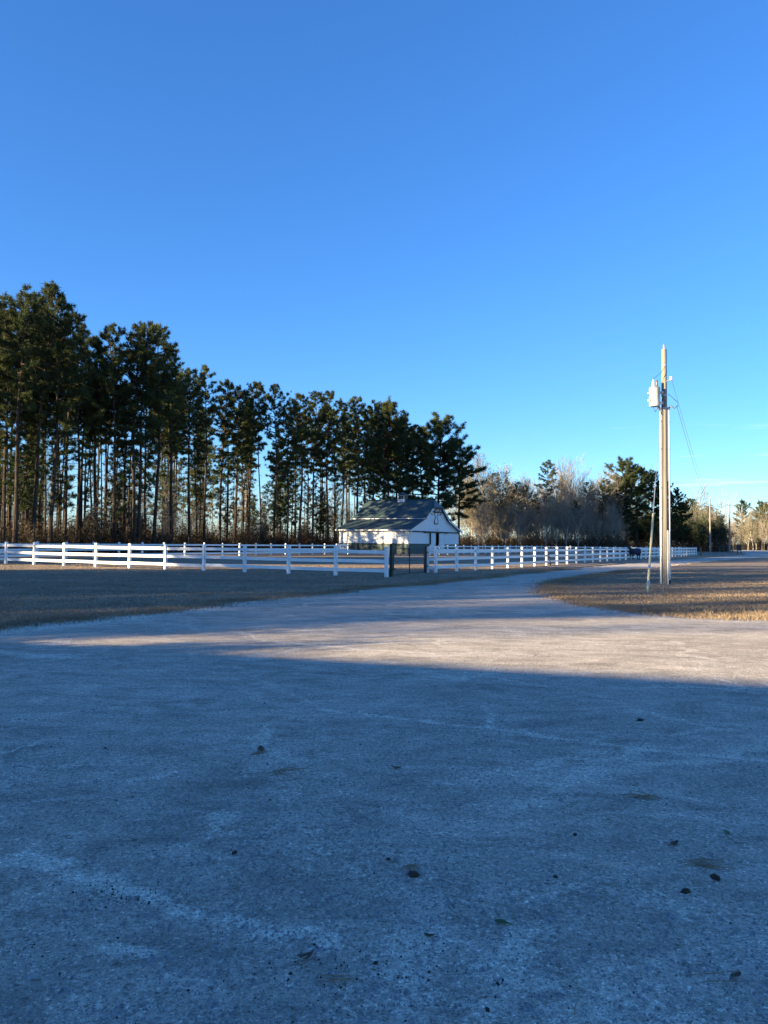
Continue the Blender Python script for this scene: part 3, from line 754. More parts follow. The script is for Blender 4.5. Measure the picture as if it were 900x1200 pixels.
# ------------------------------------------------------------------ fences
FH, PW, PANEL = 1.20, .127, 2.44
def cap_mesh():
    m = MB(); h = PW/2 + .012
    m.add([(-h,-h,0),(h,-h,0),(h,h,0),(-h,h,0),(-h,-h,.018),(h,-h,.018),(h,h,.018),(-h,h,.018),(0,0,.062)],
          [(0,3,2,1),(0,1,5,4),(1,2,6,5),(2,3,7,6),(3,0,4,7),(4,5,8),(5,6,8),(6,7,8),(7,4,8)])
    return m.mesh('post_cap', M['vinyl'])
_m = MB(); _m.box((-PW/2,-PW/2,-.25), (PW/2,PW/2,FH)); POST = _m.mesh('post', M['vinyl'], bevel=.004); CAP = cap_mesh()
def rail_mesh(L):
    m = MB(); m.box((PW/2-.01, -.019, 0), (L-PW/2+.01, .019, .140)); return m.mesh('rail', M['vinyl'], bevel=.003)
RAIL = rail_mesh(PANEL)
def fence(start, direction, n, label, group=None, first_post=True, panel=PANEL, last_post=True):
    """three-rail vinyl fence: every post, cap and rail its own piece"""
    ang = math.atan2(direction.y, direction.x); e = empty('rail_fence', start, ang)
    rm = RAIL if abs(panel-PANEL) < .01 else rail_mesh(panel)
    r = random.Random(int(start.x*10)+7)
    for i in range(n+1):
        if (i or first_post) and (i < n or last_post):
            p = link('post', POST, e); p.location = (i*panel, 0, r.gauss(0, .008)); p.rotation_euler = (r.gauss(0, .006), r.gauss(0, .006), 0)
            c = link('post_cap', CAP, p); c.location = (0, 0, FH - .001)
        if i < n:
            for z in (.20, .58, .96):
                a = link('rail', rm, e); a.location = (i*panel, 0, z + r.gauss(0, .006)); a.rotation_euler = (0, r.gauss(0, .0022), r.gauss(0, .002))
    return tag(e, label, 'fence', group)
GATE_L = Vector((0.12, 31.1, 0)); RF = Vector((2.47, 36.4, 0))
fence(GATE_L, D1, 14, 'white three rail vinyl fence running left from the black gate')
fence(RF, D2, 37, 'long white three rail vinyl fence running from the gate along the driveway')
fence(Vector((2.10, 36.43, 0)), Vector((1, -.08, 0)), 1, 'short stub of white fence between the gate and the long fence', last_post=False, panel=.371)
side0 = GATE_L + D1*(14*PANEL)
side_len = 17; sd0 = Vector((-21.0, 61.0, 0)) - D2*(6*PANEL)
fence(sd0, D2, 20, 'white three rail fence running from the paddock corner towards the barn')
p_end = sd0 + D2*(20*PANEL)
ret = Vector((-6.3, 102.6, 0)) - p_end
fence(p_end, ret, 5, 'white fence closing the gap between paddock and barn corner', first_post=False, last_post=False, panel=ret.length/5)
far_c = Vector((25.8, 125.6, 0)); far_s = far_c - D2*(17*PANEL)
fence(far_s, D2, 17, 'white fence running past the barn door towards the woods')
back = (RF + D2*(37*PANEL)) - far_c
fence(far_c, back, 10, 'white fence closing the far end of the paddock', panel=back.length/10, first_post=False, last_post=False)

# gate: two black leaves of thin tube and wire, hung on dark posts
def gate_post(loc, h, mat, label, w_=.14):
    m = MB(); m.tube([(0,0,-.3),(0,0,h)], w_/2, 10); e = empty('gate_post', loc)
    m.build('post', M[mat], e, smooth=True)
    c = MB(); c.lathe([(w_/2+.008, 0), (w_/2+.008, .03), (w_/2*.5, .06), (.01, .065)], (0, 0, h), 10); c.build('post_cap', M[mat], e, smooth=True)
    h_ = MB(); h_.box((w_/2-.01,-.03,.3), (w_/2+.05,.03,.36)); h_.box((w_/2-.01,-.03,.95), (w_/2+.05,.03,1.01)); h_.build('hinge', M['blackmetal'], e)
    return tag(e, label, 'post')
gl = Vector((0.34, 31.75, 0)); gr = Vector((1.97, 36.25, 0))
gate_post(Vector((.30, 31.45, 0)), 1.30, 'green', 'thick dark green gate post beside the end of the left fence', .12)
gate_post(gl + Vector((.06, .1, 0)), 1.28, 'treated', 'slim brown wooden gate post at the left gate leaf', .10)
gate_post(gr, 1.20, 'blackmetal', 'dark green gate post beside the long fence', .15)
gdir = (gr - gl).normalized(); gang = math.atan2(gdir.y, gdir.x); glen = (gr - gl).length
def gate_leaf(start, L, label):
    e = empty('gate', start, gang)
    for nm, a, b_, r_ in (('stile', (0,0,.06), (0,0,1.18), .019), ('stile', (L,0,.06), (L,0,1.18), .019), ('top_rail', (0,0,1.18), (L,0,1.18), .017), ('bottom_rail', (0,0,.08), (L,0,.08), .017), ('middle_rail', (0,0,.63), (L,0,.63), .010)):
        m = MB(); m.tube([a, b_], r_, 8); m.build(nm, M['blackmetal'], e, smooth=True)
    m = MB()
    for i in range(1, 14): m.tube([(L*i/14, 0, .08), (L*i/14, 0, 1.18)], .0014, 3)
    for i in range(1, 8): m.tube([(0, 0, .08+1.1*i/8), (L, 0, .08+1.1*i/8)], .0014, 3)
    m.build('wire_mesh', M['blackmetal'], e)
    m = MB(); m.box((L-.05, -.03, .82), (L+.03, .03, .90)); m.build('latch', M['blackmetal'], e)
    return tag(e, label, 'gate')
g0 = gl + gdir*.16; LL = (glen-.16-.18)/2
gate_leaf(g0, LL-.02, 'black wire gate leaf hung beside the brown gate post')
gate_leaf(g0 + gdir*(LL+.02), LL-.02, 'black wire gate leaf next to the long white fence')

# small dark frame leaning on the long fence
fr = empty('metal_frame', RF + D2*(6.55*PANEL) + Vector((.30, -.17, 0)), math.atan2(D2.y, D2.x)); fr.rotation_euler = (R(-9), 0, math.atan2(D2.y, D2.x))
for nm, a, b_, r_ in (('upright', (0,0,0), (0,0,.74), .016), ('upright', (.95,0,0), (.82,0,.80), .045), ('crossbar', (0,0,.72), (.83,0,.76), .018), ('crossbar', (0,0,.12), (.94,0,.14), .014), ('crossbar', (0,0,.42), (.88,0,.44), .010)):
    m = MB(); m.tube([a, b_], r_, 8); m.build(nm, M['blackmetal'], fr, smooth=True)
tag(fr, 'small dark metal frame leaning against the long white fence', 'frame')

# ------------------------------------------------------------------ barn
A = Vector((3.245, 98.0, 0)); WB, LB = 15.5, 10.6
barn = empty('barn', A, math.atan2(D2.y, D2.x))       # local x along the gable, local y back along the side wall
tag(barn, 'white barn with green metal roof, green base boards and sliding doors', 'barn')
prof = [(0, 3.18), (4.13, 4.62), (6.27, 6.22), (9.23, 6.22), (11.37, 4.62), (15.5, 3.18)]
m = MB()
m.box((.02, .02, 1.27), (.16, LB, 3.18)); m.build('side_wall', M['siding'], barn)
m = MB(); m.box((WB-.16, .02, 1.27), (WB-.02, LB, 3.18)); m.build('side_wall', M['siding'], barn)
def gable(y0, y1, mat, nm, door=True):
    m = MB(); pts = [(.0, 2.9)] + prof + [(WB, 2.9)]
    n = len(pts); v = [(x, y0, z) for x, z in pts] + [(x, y1, z) for x, z in pts]
    m.add(v, [tuple(range(n)), tuple(range(n, 2*n))[::-1]] + [(i, i+n, (i+1) % n+n, (i+1) % n) for i in range(n)])
    m.build(nm, mat, barn)
gable(0.0, .14, M['siding'], 'gable')
gable(LB-.14, LB, M['siding'], 'gable')
m = MB(); m.box((0, 0, 1.27), (6.2, .14, 2.898)); m.build('front_wall', M['siding'], barn)
m = MB(); m.box((9.3, 0, 1.27), (WB, .14, 2.898)); m.build('front_wall', M['siding'], barn)
m = MB(); m.box((0, LB-.14, 1.27), (WB, LB-.002, 2.898)); m.build('back_wall', M['siding'], barn)
for lo, hi in (((-.03, -.03, -.1), (6.2, .12, 1.268)), ((9.3, -.03, -.1), (WB+.03, .12, 1.268)), ((-.03, .122, -.1), (.12, LB, 1.268)), ((WB-.12, .122, -.1), (WB+.03, LB, 1.268)), ((.122, LB-.12, -.1), (WB-.122, LB+.02, 1.268))):
    m = MB(); m.box(lo, hi); m.build('base_boards', M['wains'], barn)
m = MB(); m.box((.2, 3.2, 0), (WB-.2, 3.3, 3.0)); m.build('interior_shade_sheet', M['dark'], barn)  # near-black sheet: the shade inside the barn is put into its colour
m = MB(); m.box((-.05, -.06, 2.82), (6.1, -.002, 3.0)); m.box((9.4, -.06, 2.82), (WB+.05, -.002, 3.0)); m.build('belt_trim', M['green'], barn)
m = MB(); m.box((-.055, -.06, 1.24), (6.15, -.032, 1.33)); m.build('sill_trim', M['green'], barn)
m = MB(); m.box((-.06, .0, 1.24), (-.031, LB, 1.33)); m.build('sill_trim', M['green'], barn)
# sliding doors, track and opening
for x0, x1, nm in ((6.02, 7.56, 'door'), (8.72, 10.35, 'door')):
    d = MB(); d.box((x0, -.12, .06), (x1, -.055, 2.80)); dm = d.build(nm, M['siding'], barn)
    t_ = MB(); 
    for lo, hi in (((x0, -.145, .06), (x0+.10, -.121, 2.80)), ((x1-.10, -.145, .06), (x1, -.121, 2.80)), ((x0+.1, -.145, 2.66), (x1-.1, -.121, 2.80)), ((x0+.1, -.145, 1.22), (x1-.1, -.121, 1.36)), ((x0+.1, -.145, .06), (x1-.1, -.121, .20))): t_.box(lo, hi)
    t_.build('door_trim', M['trim'], dm)
    hd = MB(); hx = x1-.2 if x0 < 7 else x0+.2; hd.box((hx-.02, -.19, 1.0), (hx+.02, -.15, 1.22)); hd.build('handle', M['blackmetal'], dm)
m = MB(); m.box((5.9, -.20, .02), (6.0, -.03, 2.8)); m.build('door_post', M['green'], barn)
m = MB(); m.box((4.1, -.24, 2.78), (11.5, -.052, 3.0)); m.build('door_track', M['green'], barn, bevel=.01)
# hayloft door: dark frame with a waisted panel, beam and braces above
lo_ = MB(); lo_.box((7.32, -.06, 4.10), (8.30, -.002, 5.55)); ld = lo_.build('loft_door', M['siding'], barn)
fm = MB()
for lo, hi in (((7.22, -.10, 4.0), (8.40, -.03, 4.12)), ((7.22, -.10, 5.53), (8.40, -.03, 5.65))): fm.box(lo, hi)
for sgn in (-1, 1):
    c = 7.81
    pts = [(c+sgn*.53, 4.12), (c+sgn*.53, 4.50), (c+sgn*.22, 4.95), (c+sgn*.22, 5.05), (c+sgn*.53, 5.30), (c+sgn*.53, 5.53)]
    for (xa, za), (xb, zb) in zip(pts[:-1], pts[1:]): fm.tube([(xa, -.075, za), (xb, -.075, zb)], .05, 4)
fm.build('loft_frame', M['green'], ld)
m = MB(); m.box((6.0, -.16, 5.62), (9.7, -.04, 5.74)); 
for sgn in (-1, 1):
    m.tube([(7.75+sgn*1.75, -.09, 5.64), (7.75+sgn*1.2, -.09, 5.22)], .055, 4); m.tube([(7.75+sgn*.15, -.5, 6.15), (7.75+sgn*.9, -.1, 5.70)], .05, 4)
m.build('loft_beam', M['green'], barn)
m = MB(); m.tube([(7.9, -.02, 3.35), (7.9, -.22, 3.35), (7.9, -.3, 3.25)], .03, 6); m.lathe([(.05, .12), (.14, 0)], (7.9, -.3, 3.13), 10); m.build('gable_lamp', M['galv'], barn)
# roof: steep centre, flared skirts, clipped front peak
OH, T = .42, .09
def slab(nm, quad, mat, th=T):
    q = [Vector(p) for p in quad]; nrm = (q[1]-q[0]).cross(q[2]-q[0]).normalized()
    if nrm.z < 0: nrm = -nrm
    m = MB(); k = len(q); m.add(q + [p + nrm*th for p in q], [tuple(range(k))[::-1], tuple(range(k, 2*k))] + [(i, (i+1) % k, (i+1) % k+k, i+k) for i in range(k)])
    return m.build(nm, mat, barn)
yF, yB = -OH, LB + .3; zr = 7.33; cx = 7.75
slab('skirt_roof', [(-.45, yF, 3.06), (-.45, yB, 3.06), (4.20, yB, 4.66), (4.20, yF, 4.66)], M['roof'])
slab('skirt_roof', [(WB+.45, yF, 3.06), (11.30, yF, 4.66), (11.30, yB, 4.66), (WB+.45, yB, 3.06)], M['roof'])
slab('main_roof', [(3.98, yF, 4.68), (3.98, yB, 4.68), (cx, yB-.0, zr), (cx, .25, zr), (6.20, yF, 6.25)], M['roof'])
slab('main_roof', [(11.52, yF, 4.68), (9.30, yF, 6.25), (cx, .25, zr), (cx, yB, zr), (11.52, yB, 4.68)], M['roof'])
slab('clipped_roof', [(6.20, yF-.05, 6.25), (9.30, yF-.05, 6.25), (cx, .25, zr+.01)], M['roof'], .07)
m = MB(); m.tube([(cx, .2, zr+.09), (cx, yB, zr+.09)], .09, 6); m.build('ridge_cap', M['green'], barn)
m = MB(); m.box((3.93, yF+.02, 4.60), (3.975, yB, 4.72)); m.build('flashing', M['trim'], barn)
m = MB(); m.box((11.525, yF+.02, 4.60), (11.57, yB, 4.72)); m.build('flashing', M['trim'], barn)
m = MB(); m.box((-.57, yF, 2.98), (-.455, yB, 3.09)); m.build('gutter', M['trim'], barn)
m = MB(); m.box((-.453, yF+.02, 2.93), (-.42, yB-.02, 3.055)); m.build('fascia', M['green'], barn)
m = MB(); m.tube([(-.5, .02, 3.0), (-.30, .05, 2.80), (-.10, .06, 2.72), (-.10, .06, .05)], .05, 6); m.build('downspout', M['trim'], barn)
for sg in (0, 1):      # white rake boards along the gable edge
    m = MB(); X = (lambda x: x) if sg == 0 else (lambda x: WB - x)
    for (xa, za), (xb, zb) in (((-.42, 3.0), (4.13, 4.58)), ((4.13, 4.58), (6.27, 6.18))):
        v = [(X(xa), yF-.03, za-.16), (X(xb), yF-.03, zb-.16), (X(xb), yF-.03, zb+.03), (X(xa), yF-.03, za+.03), (X(xa), yF-.002, za-.16), (X(xb), yF-.002, zb-.16), (X(xb), yF-.002, zb+.03), (X(xa), yF-.002, za+.03)]
        m.add(v, [(0,1,2,3),(4,7,6,5),(0,4,5,1),(1,5,6,2),(2,6,7,3),(3,7,4,0)])
    m.build('rake_board', M['trim'], barn)
m = MB(); m.box((6.1, yF-.08, 6.13), (9.4, yF-.052, 6.27)); m.build('rake_board', M['green'], barn)
# cupola
cup = MB(); cup.box((cx-.50, 4.62, 6.95), (cx+.50, 5.62, 7.46)); cu = cup.build('cupola', M['trim'], barn)
for s_ in range(2):
    for a in range(2):
        l = MB(); c0 = -.40 + a*.42
        if s_ == 0: l.box((cx+c0, 4.612, 7.50), (cx+c0+.36, 4.635, 7.98))
        else: l.box((cx-.508, 5.12+c0, 7.50), (cx-.485, 5.12+c0+.36, 7.98))
        l.build('louver', M['louver'], cu)
m = MB(); m.box((cx-.48, 4.64, 7.461), (cx+.48, 5.60, 8.03)); m.build('lantern', M['trim'], cu)
m = MB(); m.add([(cx-.68, 4.44, 8.04), (cx+.68, 4.44, 8.04), (cx+.68, 5.80, 8.04), (cx-.68, 5.80, 8.04), (cx, 5.12, 8.55)], [(0,3,2,1),(0,1,4),(1,2,4),(2,3,4),(3,0,4)]); m.build('cupola_roof', M['roof'], cu)

# ------------------------------------------------------------------ utility pole
PB = gnd(779.3, 685.5); ph_ = 8.55
pole = empty('utility_pole', PB); tag(pole, 'wooden utility pole with pale conduits standing on the lawn by the driveway', 'utility pole')
m = MB(); m.tube([(0,0,-.5),(0,0,.6),(0,0,3),(0,0,6),(0,0,ph_-.02),(0,0,ph_)], [.122,.118,.112,.102,.090,.082], 18); m.build('shaft', M['pole'], pole, smooth=True)
UX = Vector((1,0,0)); UY = Vector((0,1,0))
def pipe(nm, pts, r_, mat, par=pole, n=10): m = MB(); m.tube(pts, r_, n); return m.build(nm, M[mat], par, smooth=True)
c1 = pipe('conduit', [(-.155,-.05,-.1),(-.153,-.05,3),(-.145,-.05,6.25)], .038, 'conduit')
c2 = pipe('conduit', [(.162,-.03,.18),(.158,-.03,3),(.150,-.03,6.3)], .036, 'conduit')
c3 = pipe('conduit', [(.060,-.142,-.1),(.060,-.138,1.95)], .026, 'conduit')
for z in (.9, 2.4, 3.5, 4.9, 5.9):
    for cx_, cy_, par, rr in ((-.154, -.05, c1, .045), (.158, -.03, c2, .043)):
        if z > .3: m = MB(); m.tube([(cx_, cy_, z-.025), (cx_, cy_, z+.025)], rr, 10); m.build('strap', M['galv'], par)
m = MB(); m.tube([(.162,-.03,-.1),(.162,-.03,.18)], .030, 8); m.build('conduit_foot', M['cable'], c2)
# weatherheads where the cables enter the conduits
pipe('weatherhead', [(-.145,-.05,6.24),(-.145,-.05,6.34),(-.22,-.09,6.40),(-.30,-.13,6.33)], [.044,.05,.05,.036], 'galv')
pipe('weatherhead', [(.150,-.03,6.29),(.150,-.03,6.40),(.225,-.03,6.46),(.31,-.04,6.38)], [.042,.048,.048,.034], 'galv')
# transformer can hangs on a bracket left of the pole
tx = Vector((-.40, -.14, 6.42))
tr_ = empty('transformer', PB + tx); tag(tr_, 'pale grey cylindrical transformer hung on the utility pole', 'transformer')
m = MB(); m.lathe([(.170, 0), (.185, .02), (.188, .06), (.188, .60), (.196, .61), (.196, .64), (.188, .645)], (0,0,0), 24); m.build('tank', M['tank'], tr_, smooth=True)
m = MB(); m.lathe([(.200, .645), (.200, .67), (.16, .715), (.05, .74), (.01, .742)], (0,0,0), 24); m.build('lid', M['galv'], tr_, smooth=True)
bsh = MB(); bsh.lathe([(.035,.72),(.06,.74),(.035,.76),(.062,.79),(.035,.81),(.06,.84),(.033,.86),(.055,.885),(.03,.90),(.02,.97)], (-.06,-.05,0), 12); bsh.build('bushing', M['porcelain'], tr_, smooth=True)
bsh = MB(); bsh.lathe([(.02,.70),(.035,.74),(.035,.92),(.02,.95)], (.07,-.05,0), 10); bsh.build('arrester', M['brownporc'], tr_, smooth=True)
for z in (.20, .47):
    m = MB(); m.tube([(-.18,-.05,z), (-.27,-.07,z)], [.035,.028], 8); m.build('low_voltage_bushing', M['porcelain'], tr_, smooth=True)
for z in (.14, .52):
    m = MB(); m.box((.17, .02, z-.05), (.33, .10, z+.05)); m.build('bracket', M['tank'], tr_)
pipe('pin_insulator_arm', [(.05,-.08,7.35),(.22,-.12,7.42)], .022, 'galv')
ins = MB(); ins.lathe([(.03,-.06),(.06,-.05),(.06,-.01),(.035,0),(.06,.02),(.055,.06),(.02,.08)], (.20,-.13,7.44), 12); ins.build('insulator', M['porcelain'], pole, smooth=True)
ins = MB(); ins.lathe([(.012,0),(.02,.05),(.045,.06),(.045,.10),(.02,.12),(.03,.15),(.012,.19)], (0,0,ph_), 10); ins.build('top_insulator', M['galv'], pole, smooth=True)
for z in (7.95, 6.85, 6.38): pipe('bolt_band', [(0,0,z-.02),(0,0,z+.02)], .097 if z > 7 else .106, 'galv', n=16)
pipe('jumper_wire', [(.0,-.13,7.9),(-.20,-.2,7.62),(-.42,-.22,7.45),(-.50,-.19,7.39)], .008, 'cable', n=5)
pipe('jumper_wire', [(-.62,-.2,6.85),(-.58,-.25,6.6),(-.40,-.22,6.2),(-.33,-.14,6.3)], .010, 'cable', n=5)
pipe('jumper_wire', [(.33,-.05,6.36),(.48,-.05,6.48),(.44,-.06,6.62),(.30,-.1,6.72),(.13,-.05,6.9)], .010, 'cable', n=5)
pipe('ground_wire', [(-.075,-.098,.0),(-.072,-.094,3),(-.066,-.086,6.3)], .006, 'cable', n=5)
# guy wire with its yellow guard
ga = gnd(758.7, 695.5); gt = PB + Vector((-.1, -.06, 7.0))
gy_ = empty('guy_wire', ga); v = gt - ga
tag(gy_, 'guy wire in a pale yellow guard slanting from the lawn to the utility pole', 'guy wire')
m = MB(); m.tube([Vector((0,0,-.1)), v*.25, v*.6, v], .007, 5); m.build('wire', M['galv'], gy_)
m = MB(); m.tube([v*.012, v*.18, v*.345], [.034,.034,.031], 9); m.build('guard', M['guard'], gy_, smooth=True)
m = MB(); m.tube([v*.345, v*.5], [.014,.011], 7); m.build('sleeve', M['galv'], gy_, smooth=True)
m = MB(); m.tube([v*.03, v*.05], .040, 9); m.tube([v*.10, v*.115], .038, 9); m.build('clamp', M['galv'], gy_)
m = MB(); m.tube([(0,0,-.3), v*.014], .014, 6); m.build('anchor_rod', M['galv'], gy_)
# distant poles and the lines between
def far_pole(u, Y, vtop, label):
    h = top_h(u, vtop, Y); b_ = Vector(((u-450)/900*Y, Y, 0)); e = empty('utility_pole', b_)
    m = MB(); m.tube([(0,0,-.5),(0,0,h*.5),(0,0,h)], [.17,.145,.11], 10); m.build('shaft', M['pole'], e, smooth=True)
    m = MB(); m.lathe([(.05,0),(.08,.05),(.05,.12),(.07,.18),(.03,.26)], (0,0,h), 8); m.build('insulator', M['porcelain'], e, smooth=True)
    m = MB(); m.box((-.9,-.06,h-.55), (.9,.06,h-.43)) if u > 840 else m.tube([(0,-.12,h-.8),(0,-.25,h-.7)], .03, 6); m.build('cross_arm', M['pole'], e)
    tag(e, label, 'utility pole'); return e, b_ + Vector((0, 0, h))
fp1, ft1 = far_pole(832.4, 138, 584, 'thin dark utility pole standing where the driveway meets the road')
fp2, ft2 = far_pole(855.2, 150, 589, 'sunlit utility pole with a cross arm beside the brown rail fence')
def span(name, a, b_, sag, r_, label):
    m = MB(); n = 18
    m.tube([a.lerp(b_, i/n) + Vector((0,0,-sag*4*(i/n)*(1-i/n))) for i in range(n+1)], r_, 4)
    return tag(m.build(name, M['galv']), label, 'wire')
span('power_line', PB + Vector((.20,-.13,7.50)), ft1 + Vector((0,0,.2)), .9, .008, 'upper power line running from the pole to a distant pole')
span('power_line', PB + Vector((.42,-.05,6.52)), ft1 + Vector((0,0,-.9)), 1.0, .009, 'lower power line running from the pole to a distant pole')
span('power_line', ft1 + Vector((0,0,.2)), ft1 + Vector((120,160,.2)), 3.0, .011, 'power line running on beyond the distant pole')

# ------------------------------------------------------------------ things by the driveway
# pony in a navy blanket beside the long fence
def pony(loc, rz, label):
    e = empty('pony', loc, rz)
    # skeleton in metres, nose towards -x ; (point, radius xyz)
    P = {'pel': ((.42,0,.80),.20), 'loin': ((.18,0,.82),.215), 'mid': ((-.05,0,.79),.23), 'chest': ((-.30,0,.82),.205), 'neck1': ((-.46,0,.98),.14), 'neck2': ((-.60,0,1.10),.105),
         'poll': ((-.70,0,1.17),.085), 'face': ((-.86,0,1.05),.075), 'muz': ((-.99,0,.94),.055), 'tail1': ((.62,0,.82),.05), 'tail2': ((.70,0,.60),.06), 'tail3': ((.70,0,.34),.035)}
    E = [('pel','loin'),('loin','mid'),('mid','chest'),('chest','neck1'),('neck1','neck2'),('neck2','poll'),('poll','face'),('face','muz'),('pel','tail1'),('tail1','tail2'),('tail2','tail3')]
    for sy in (-1, 1):
        k = 'L' if sy < 0 else 'R'; y = .12*sy
        P['ear'+k] = ((-.69,.05*sy,1.30),.018); E.append(('poll','ear'+k))
        P['f1'+k] = ((-.31,y,.62),.085); P['f2'+k] = ((-.33,y,.36),.048); P['f3'+k] = ((-.31,y,.12),.036); P['f4'+k] = ((-.335,y,.02),.05)
        E += [('chest','f1'+k),('f1'+k,'f2'+k),('f2'+k,'f3'+k),('f3'+k,'f4'+k)]
        P['h1'+k] = ((.38,y,.60),.11); P['h2'+k] = ((.50,y,.40),.055); P['h3'+k] = ((.46,y,.14),.036); P['h4'+k] = ((.43,y,.02),.05)
        E += [('pel','h1'+k),('h1'+k,'h2'+k),('h2'+k,'h3'+k),('h3'+k,'h4'+k)]
    keys = list(P); me = bpy.data.meshes.new('body'); me.from_pydata([P[k][0] for k in keys], [(keys.index(a), keys.index(b_)) for a, b_ in E], [])
    o = link('body', me, e); o.modifiers.new('skin', 'SKIN'); 
    for i, k in enumerate(keys): me.skin_vertices[0].data[i].radius = (P[k][1],)*2
    me.skin_vertices[0].data[0].use_root = True
    o.modifiers.new('sub', 'SUBSURF').levels = 2
    o.modifiers['sub'].render_levels = 2
    dg = bpy.context.evaluated_depsgraph_get(); ev = o.evaluated_get(dg); nm = bpy.data.meshes.new_from_object(ev)
    o.modifiers.clear(); o.data = nm; nm.materials.clear(); nm.materials.append(M['pony']); nm.polygons.foreach_set('use_smooth', [True]*len(nm.polygons))
    m = MB(); rows = []
    for i in range(9):
        x = -.42 + i*.125; ry = .26 - .02*abs(i-4)/4; top = 1.075 - .02*math.sin(i*.8)
        rows.append([(x, ry*math.sin(a)*1.04, .80 + (top-.80)*math.cos(a)*1.0 if abs(a) <= math.pi/2 else .80-(abs(a)-math.pi/2)*.42) for a in np.linspace(-2.15, 2.15, 15)])
    fl = [p for r_ in rows for p in r_]; fc = [(i*15+j, i*15+j+1, (i+1)*15+j+1, (i+1)*15+j) for i in range(8) for j in range(14)]
    m.add(fl, fc); b_ = m.build('blanket', M['blanket'], e, smooth=True); sm = b_.modifiers.new('thick', 'SOLIDIFY'); sm.thickness = .012
    m = MB(); m.tube([(-.42,0,1.17),(-.56,0,1.24),(-.68,0,1.29)], [.02,.04,.03], 6); m.build('mane', M['pony'], e, smooth=True)
    return tag(e, label, 'pony')
pl = gnd(738.5, 656.2); po = pony(pl + Vector((.35, -.2, 0)), R(28), 'dark pony in a navy blanket standing beside the long white fence'); po.scale = (1.06, 1.06, 1.04)
# dark sign board on two posts near the road
sp_ = gnd(866.3, 649.2); sg = empty('sign_board', sp_, R(-20))
for x in (-.30, .30): m = MB(); m.box((x-.06,-.06,-.2), (x+.06,.06,1.75)); m.build('leg', M['sign'], sg)
m = MB(); m.box((-.40,-.09,.62), (.40,-.062,1.70)); m.build('panel', M['sign'], sg, bevel=.01)
m = MB(); m.box((-.44,-.10,1.705), (.44,.10,1.78)); m.build('cap_board', M['sign'], sg)
tag(sg, 'dark board on two legs standing at the end of the driveway', 'sign board')
# brown post at the end of the long fence
ep = RF + D2*(37*PANEL) + Vector((.8, .4, 0)); m = MB(); m.tube([(0,0,-.3),(0,0,1.1),(0,0,1.2)], [.13,.12,.08], 9); o = m.build('wooden_post', M['treated'], None, smooth=True); o.location = ep
tag(o, 'stout brown wooden post at the far end of the long white fence', 'post')
# brown split rail fence by the road
b0 = Vector(((822-450)/900*205, 205, 0)); b1 = Vector(((864-450)/900*170, 170, 0)); vv = b1 - b0; n = 9; L = vv.length/n
rfence = empty('split_rail_fence', b0, math.atan2(vv.y, vv.x)); tag(rfence, 'brown wooden rail fence by the road near the dark board', 'fence')
_p = MB(); _p.tube([(0,0,-.3),(0,0,1.5)], .10, 7); PM = _p.mesh('post', M['treated']); _r = MB(); _r.tube([(0,0,0),(L*.5,0,.02),(L,0,0)], .075, 6); RM = _r.mesh('rail', M['treated'])
for i in range(n+1):
    o = link('post', PM, rfence); o.location = (i*L, 0, 0)
    if i < n:
        for z in (.55, 1.0, 1.38): o = link('rail', RM, rfence); o.location = (i*L, .0, z)

# ------------------------------------------------------------------ unseen building added left of the camera, shaped to shade the lot
shade_hall = empty('shade_hall', (-20, -8.6, 0)); tag(shade_hall, 'unseen cream gabled building added to shade the gravel lot', 'building')
HW, HZ, EZ, HL = 13.8, 6.72, 2.70, 30.0
m = MB(); m.add([(0,-HW,-.2),(0,HW,-.2),(0,HW,EZ),(0,0,HZ-.08),(0,-HW,EZ),(-.2,-HW,-.2),(-.2,HW,-.2),(-.2,HW,EZ),(-.2,0,HZ-.08),(-.2,-HW,EZ)],
    [(0,1,2,3,4),(5,9,8,7,6),(0,5,6,1),(1,6,7,2),(2,7,8,3),(3,8,9,4),(4,9,5,0)]); m.build('gable_wall', M['housewall'], shade_hall)
for sy in (-1, 1):
    m = MB(); m.box((-HL, sy*HW-.1, -.2), (-.21, sy*HW+.1, EZ-.05)); m.build('side_wall', M['housewall'], shade_hall)
    m = MB(); a = [(.35, sy*(HW+.4), EZ-.14), (.35, 0, HZ), (-HL, 0, HZ), (-HL, sy*(HW+.4), EZ-.14)]
    m.add(a + [(x, y, z+.15) for x, y, z in a], [(0,1,2,3),(4,7,6,5),(0,4,5,1),(1,5,6,2),(2,6,7,3),(3,7,4,0)]); m.build('roof', M['roof'], shade_hall)
m = MB(); m.add([(-HL,-HW,-.2),(-HL,HW,-.2),(-HL,HW,EZ),(-HL,0,HZ-.08),(-HL,-HW,EZ)], [(0,1,2,3,4)]); m.build('gable_wall', M['housewall'], shade_hall)
for y in (-9, -5, 5, 9):
    m = MB(); m.box((.003, y-.7, 1.0), (.06, y+.7, 2.5)); f_ = m.build('window', M['trim'], shade_hall)
    m = MB(); m.box((.061, y-.6, 1.1), (.07, y+.6, 2.4)); m.build('pane', M['window'], f_)
m = MB(); m.box((.003, -1.6, 0), (.06, 1.6, 2.6)); d_ = m.build('door', M['green'], shade_hall)
m = MB(); m.box((.061, .1, .95), (.12, .16, 1.2)); m.build('handle', M['galv'], d_)

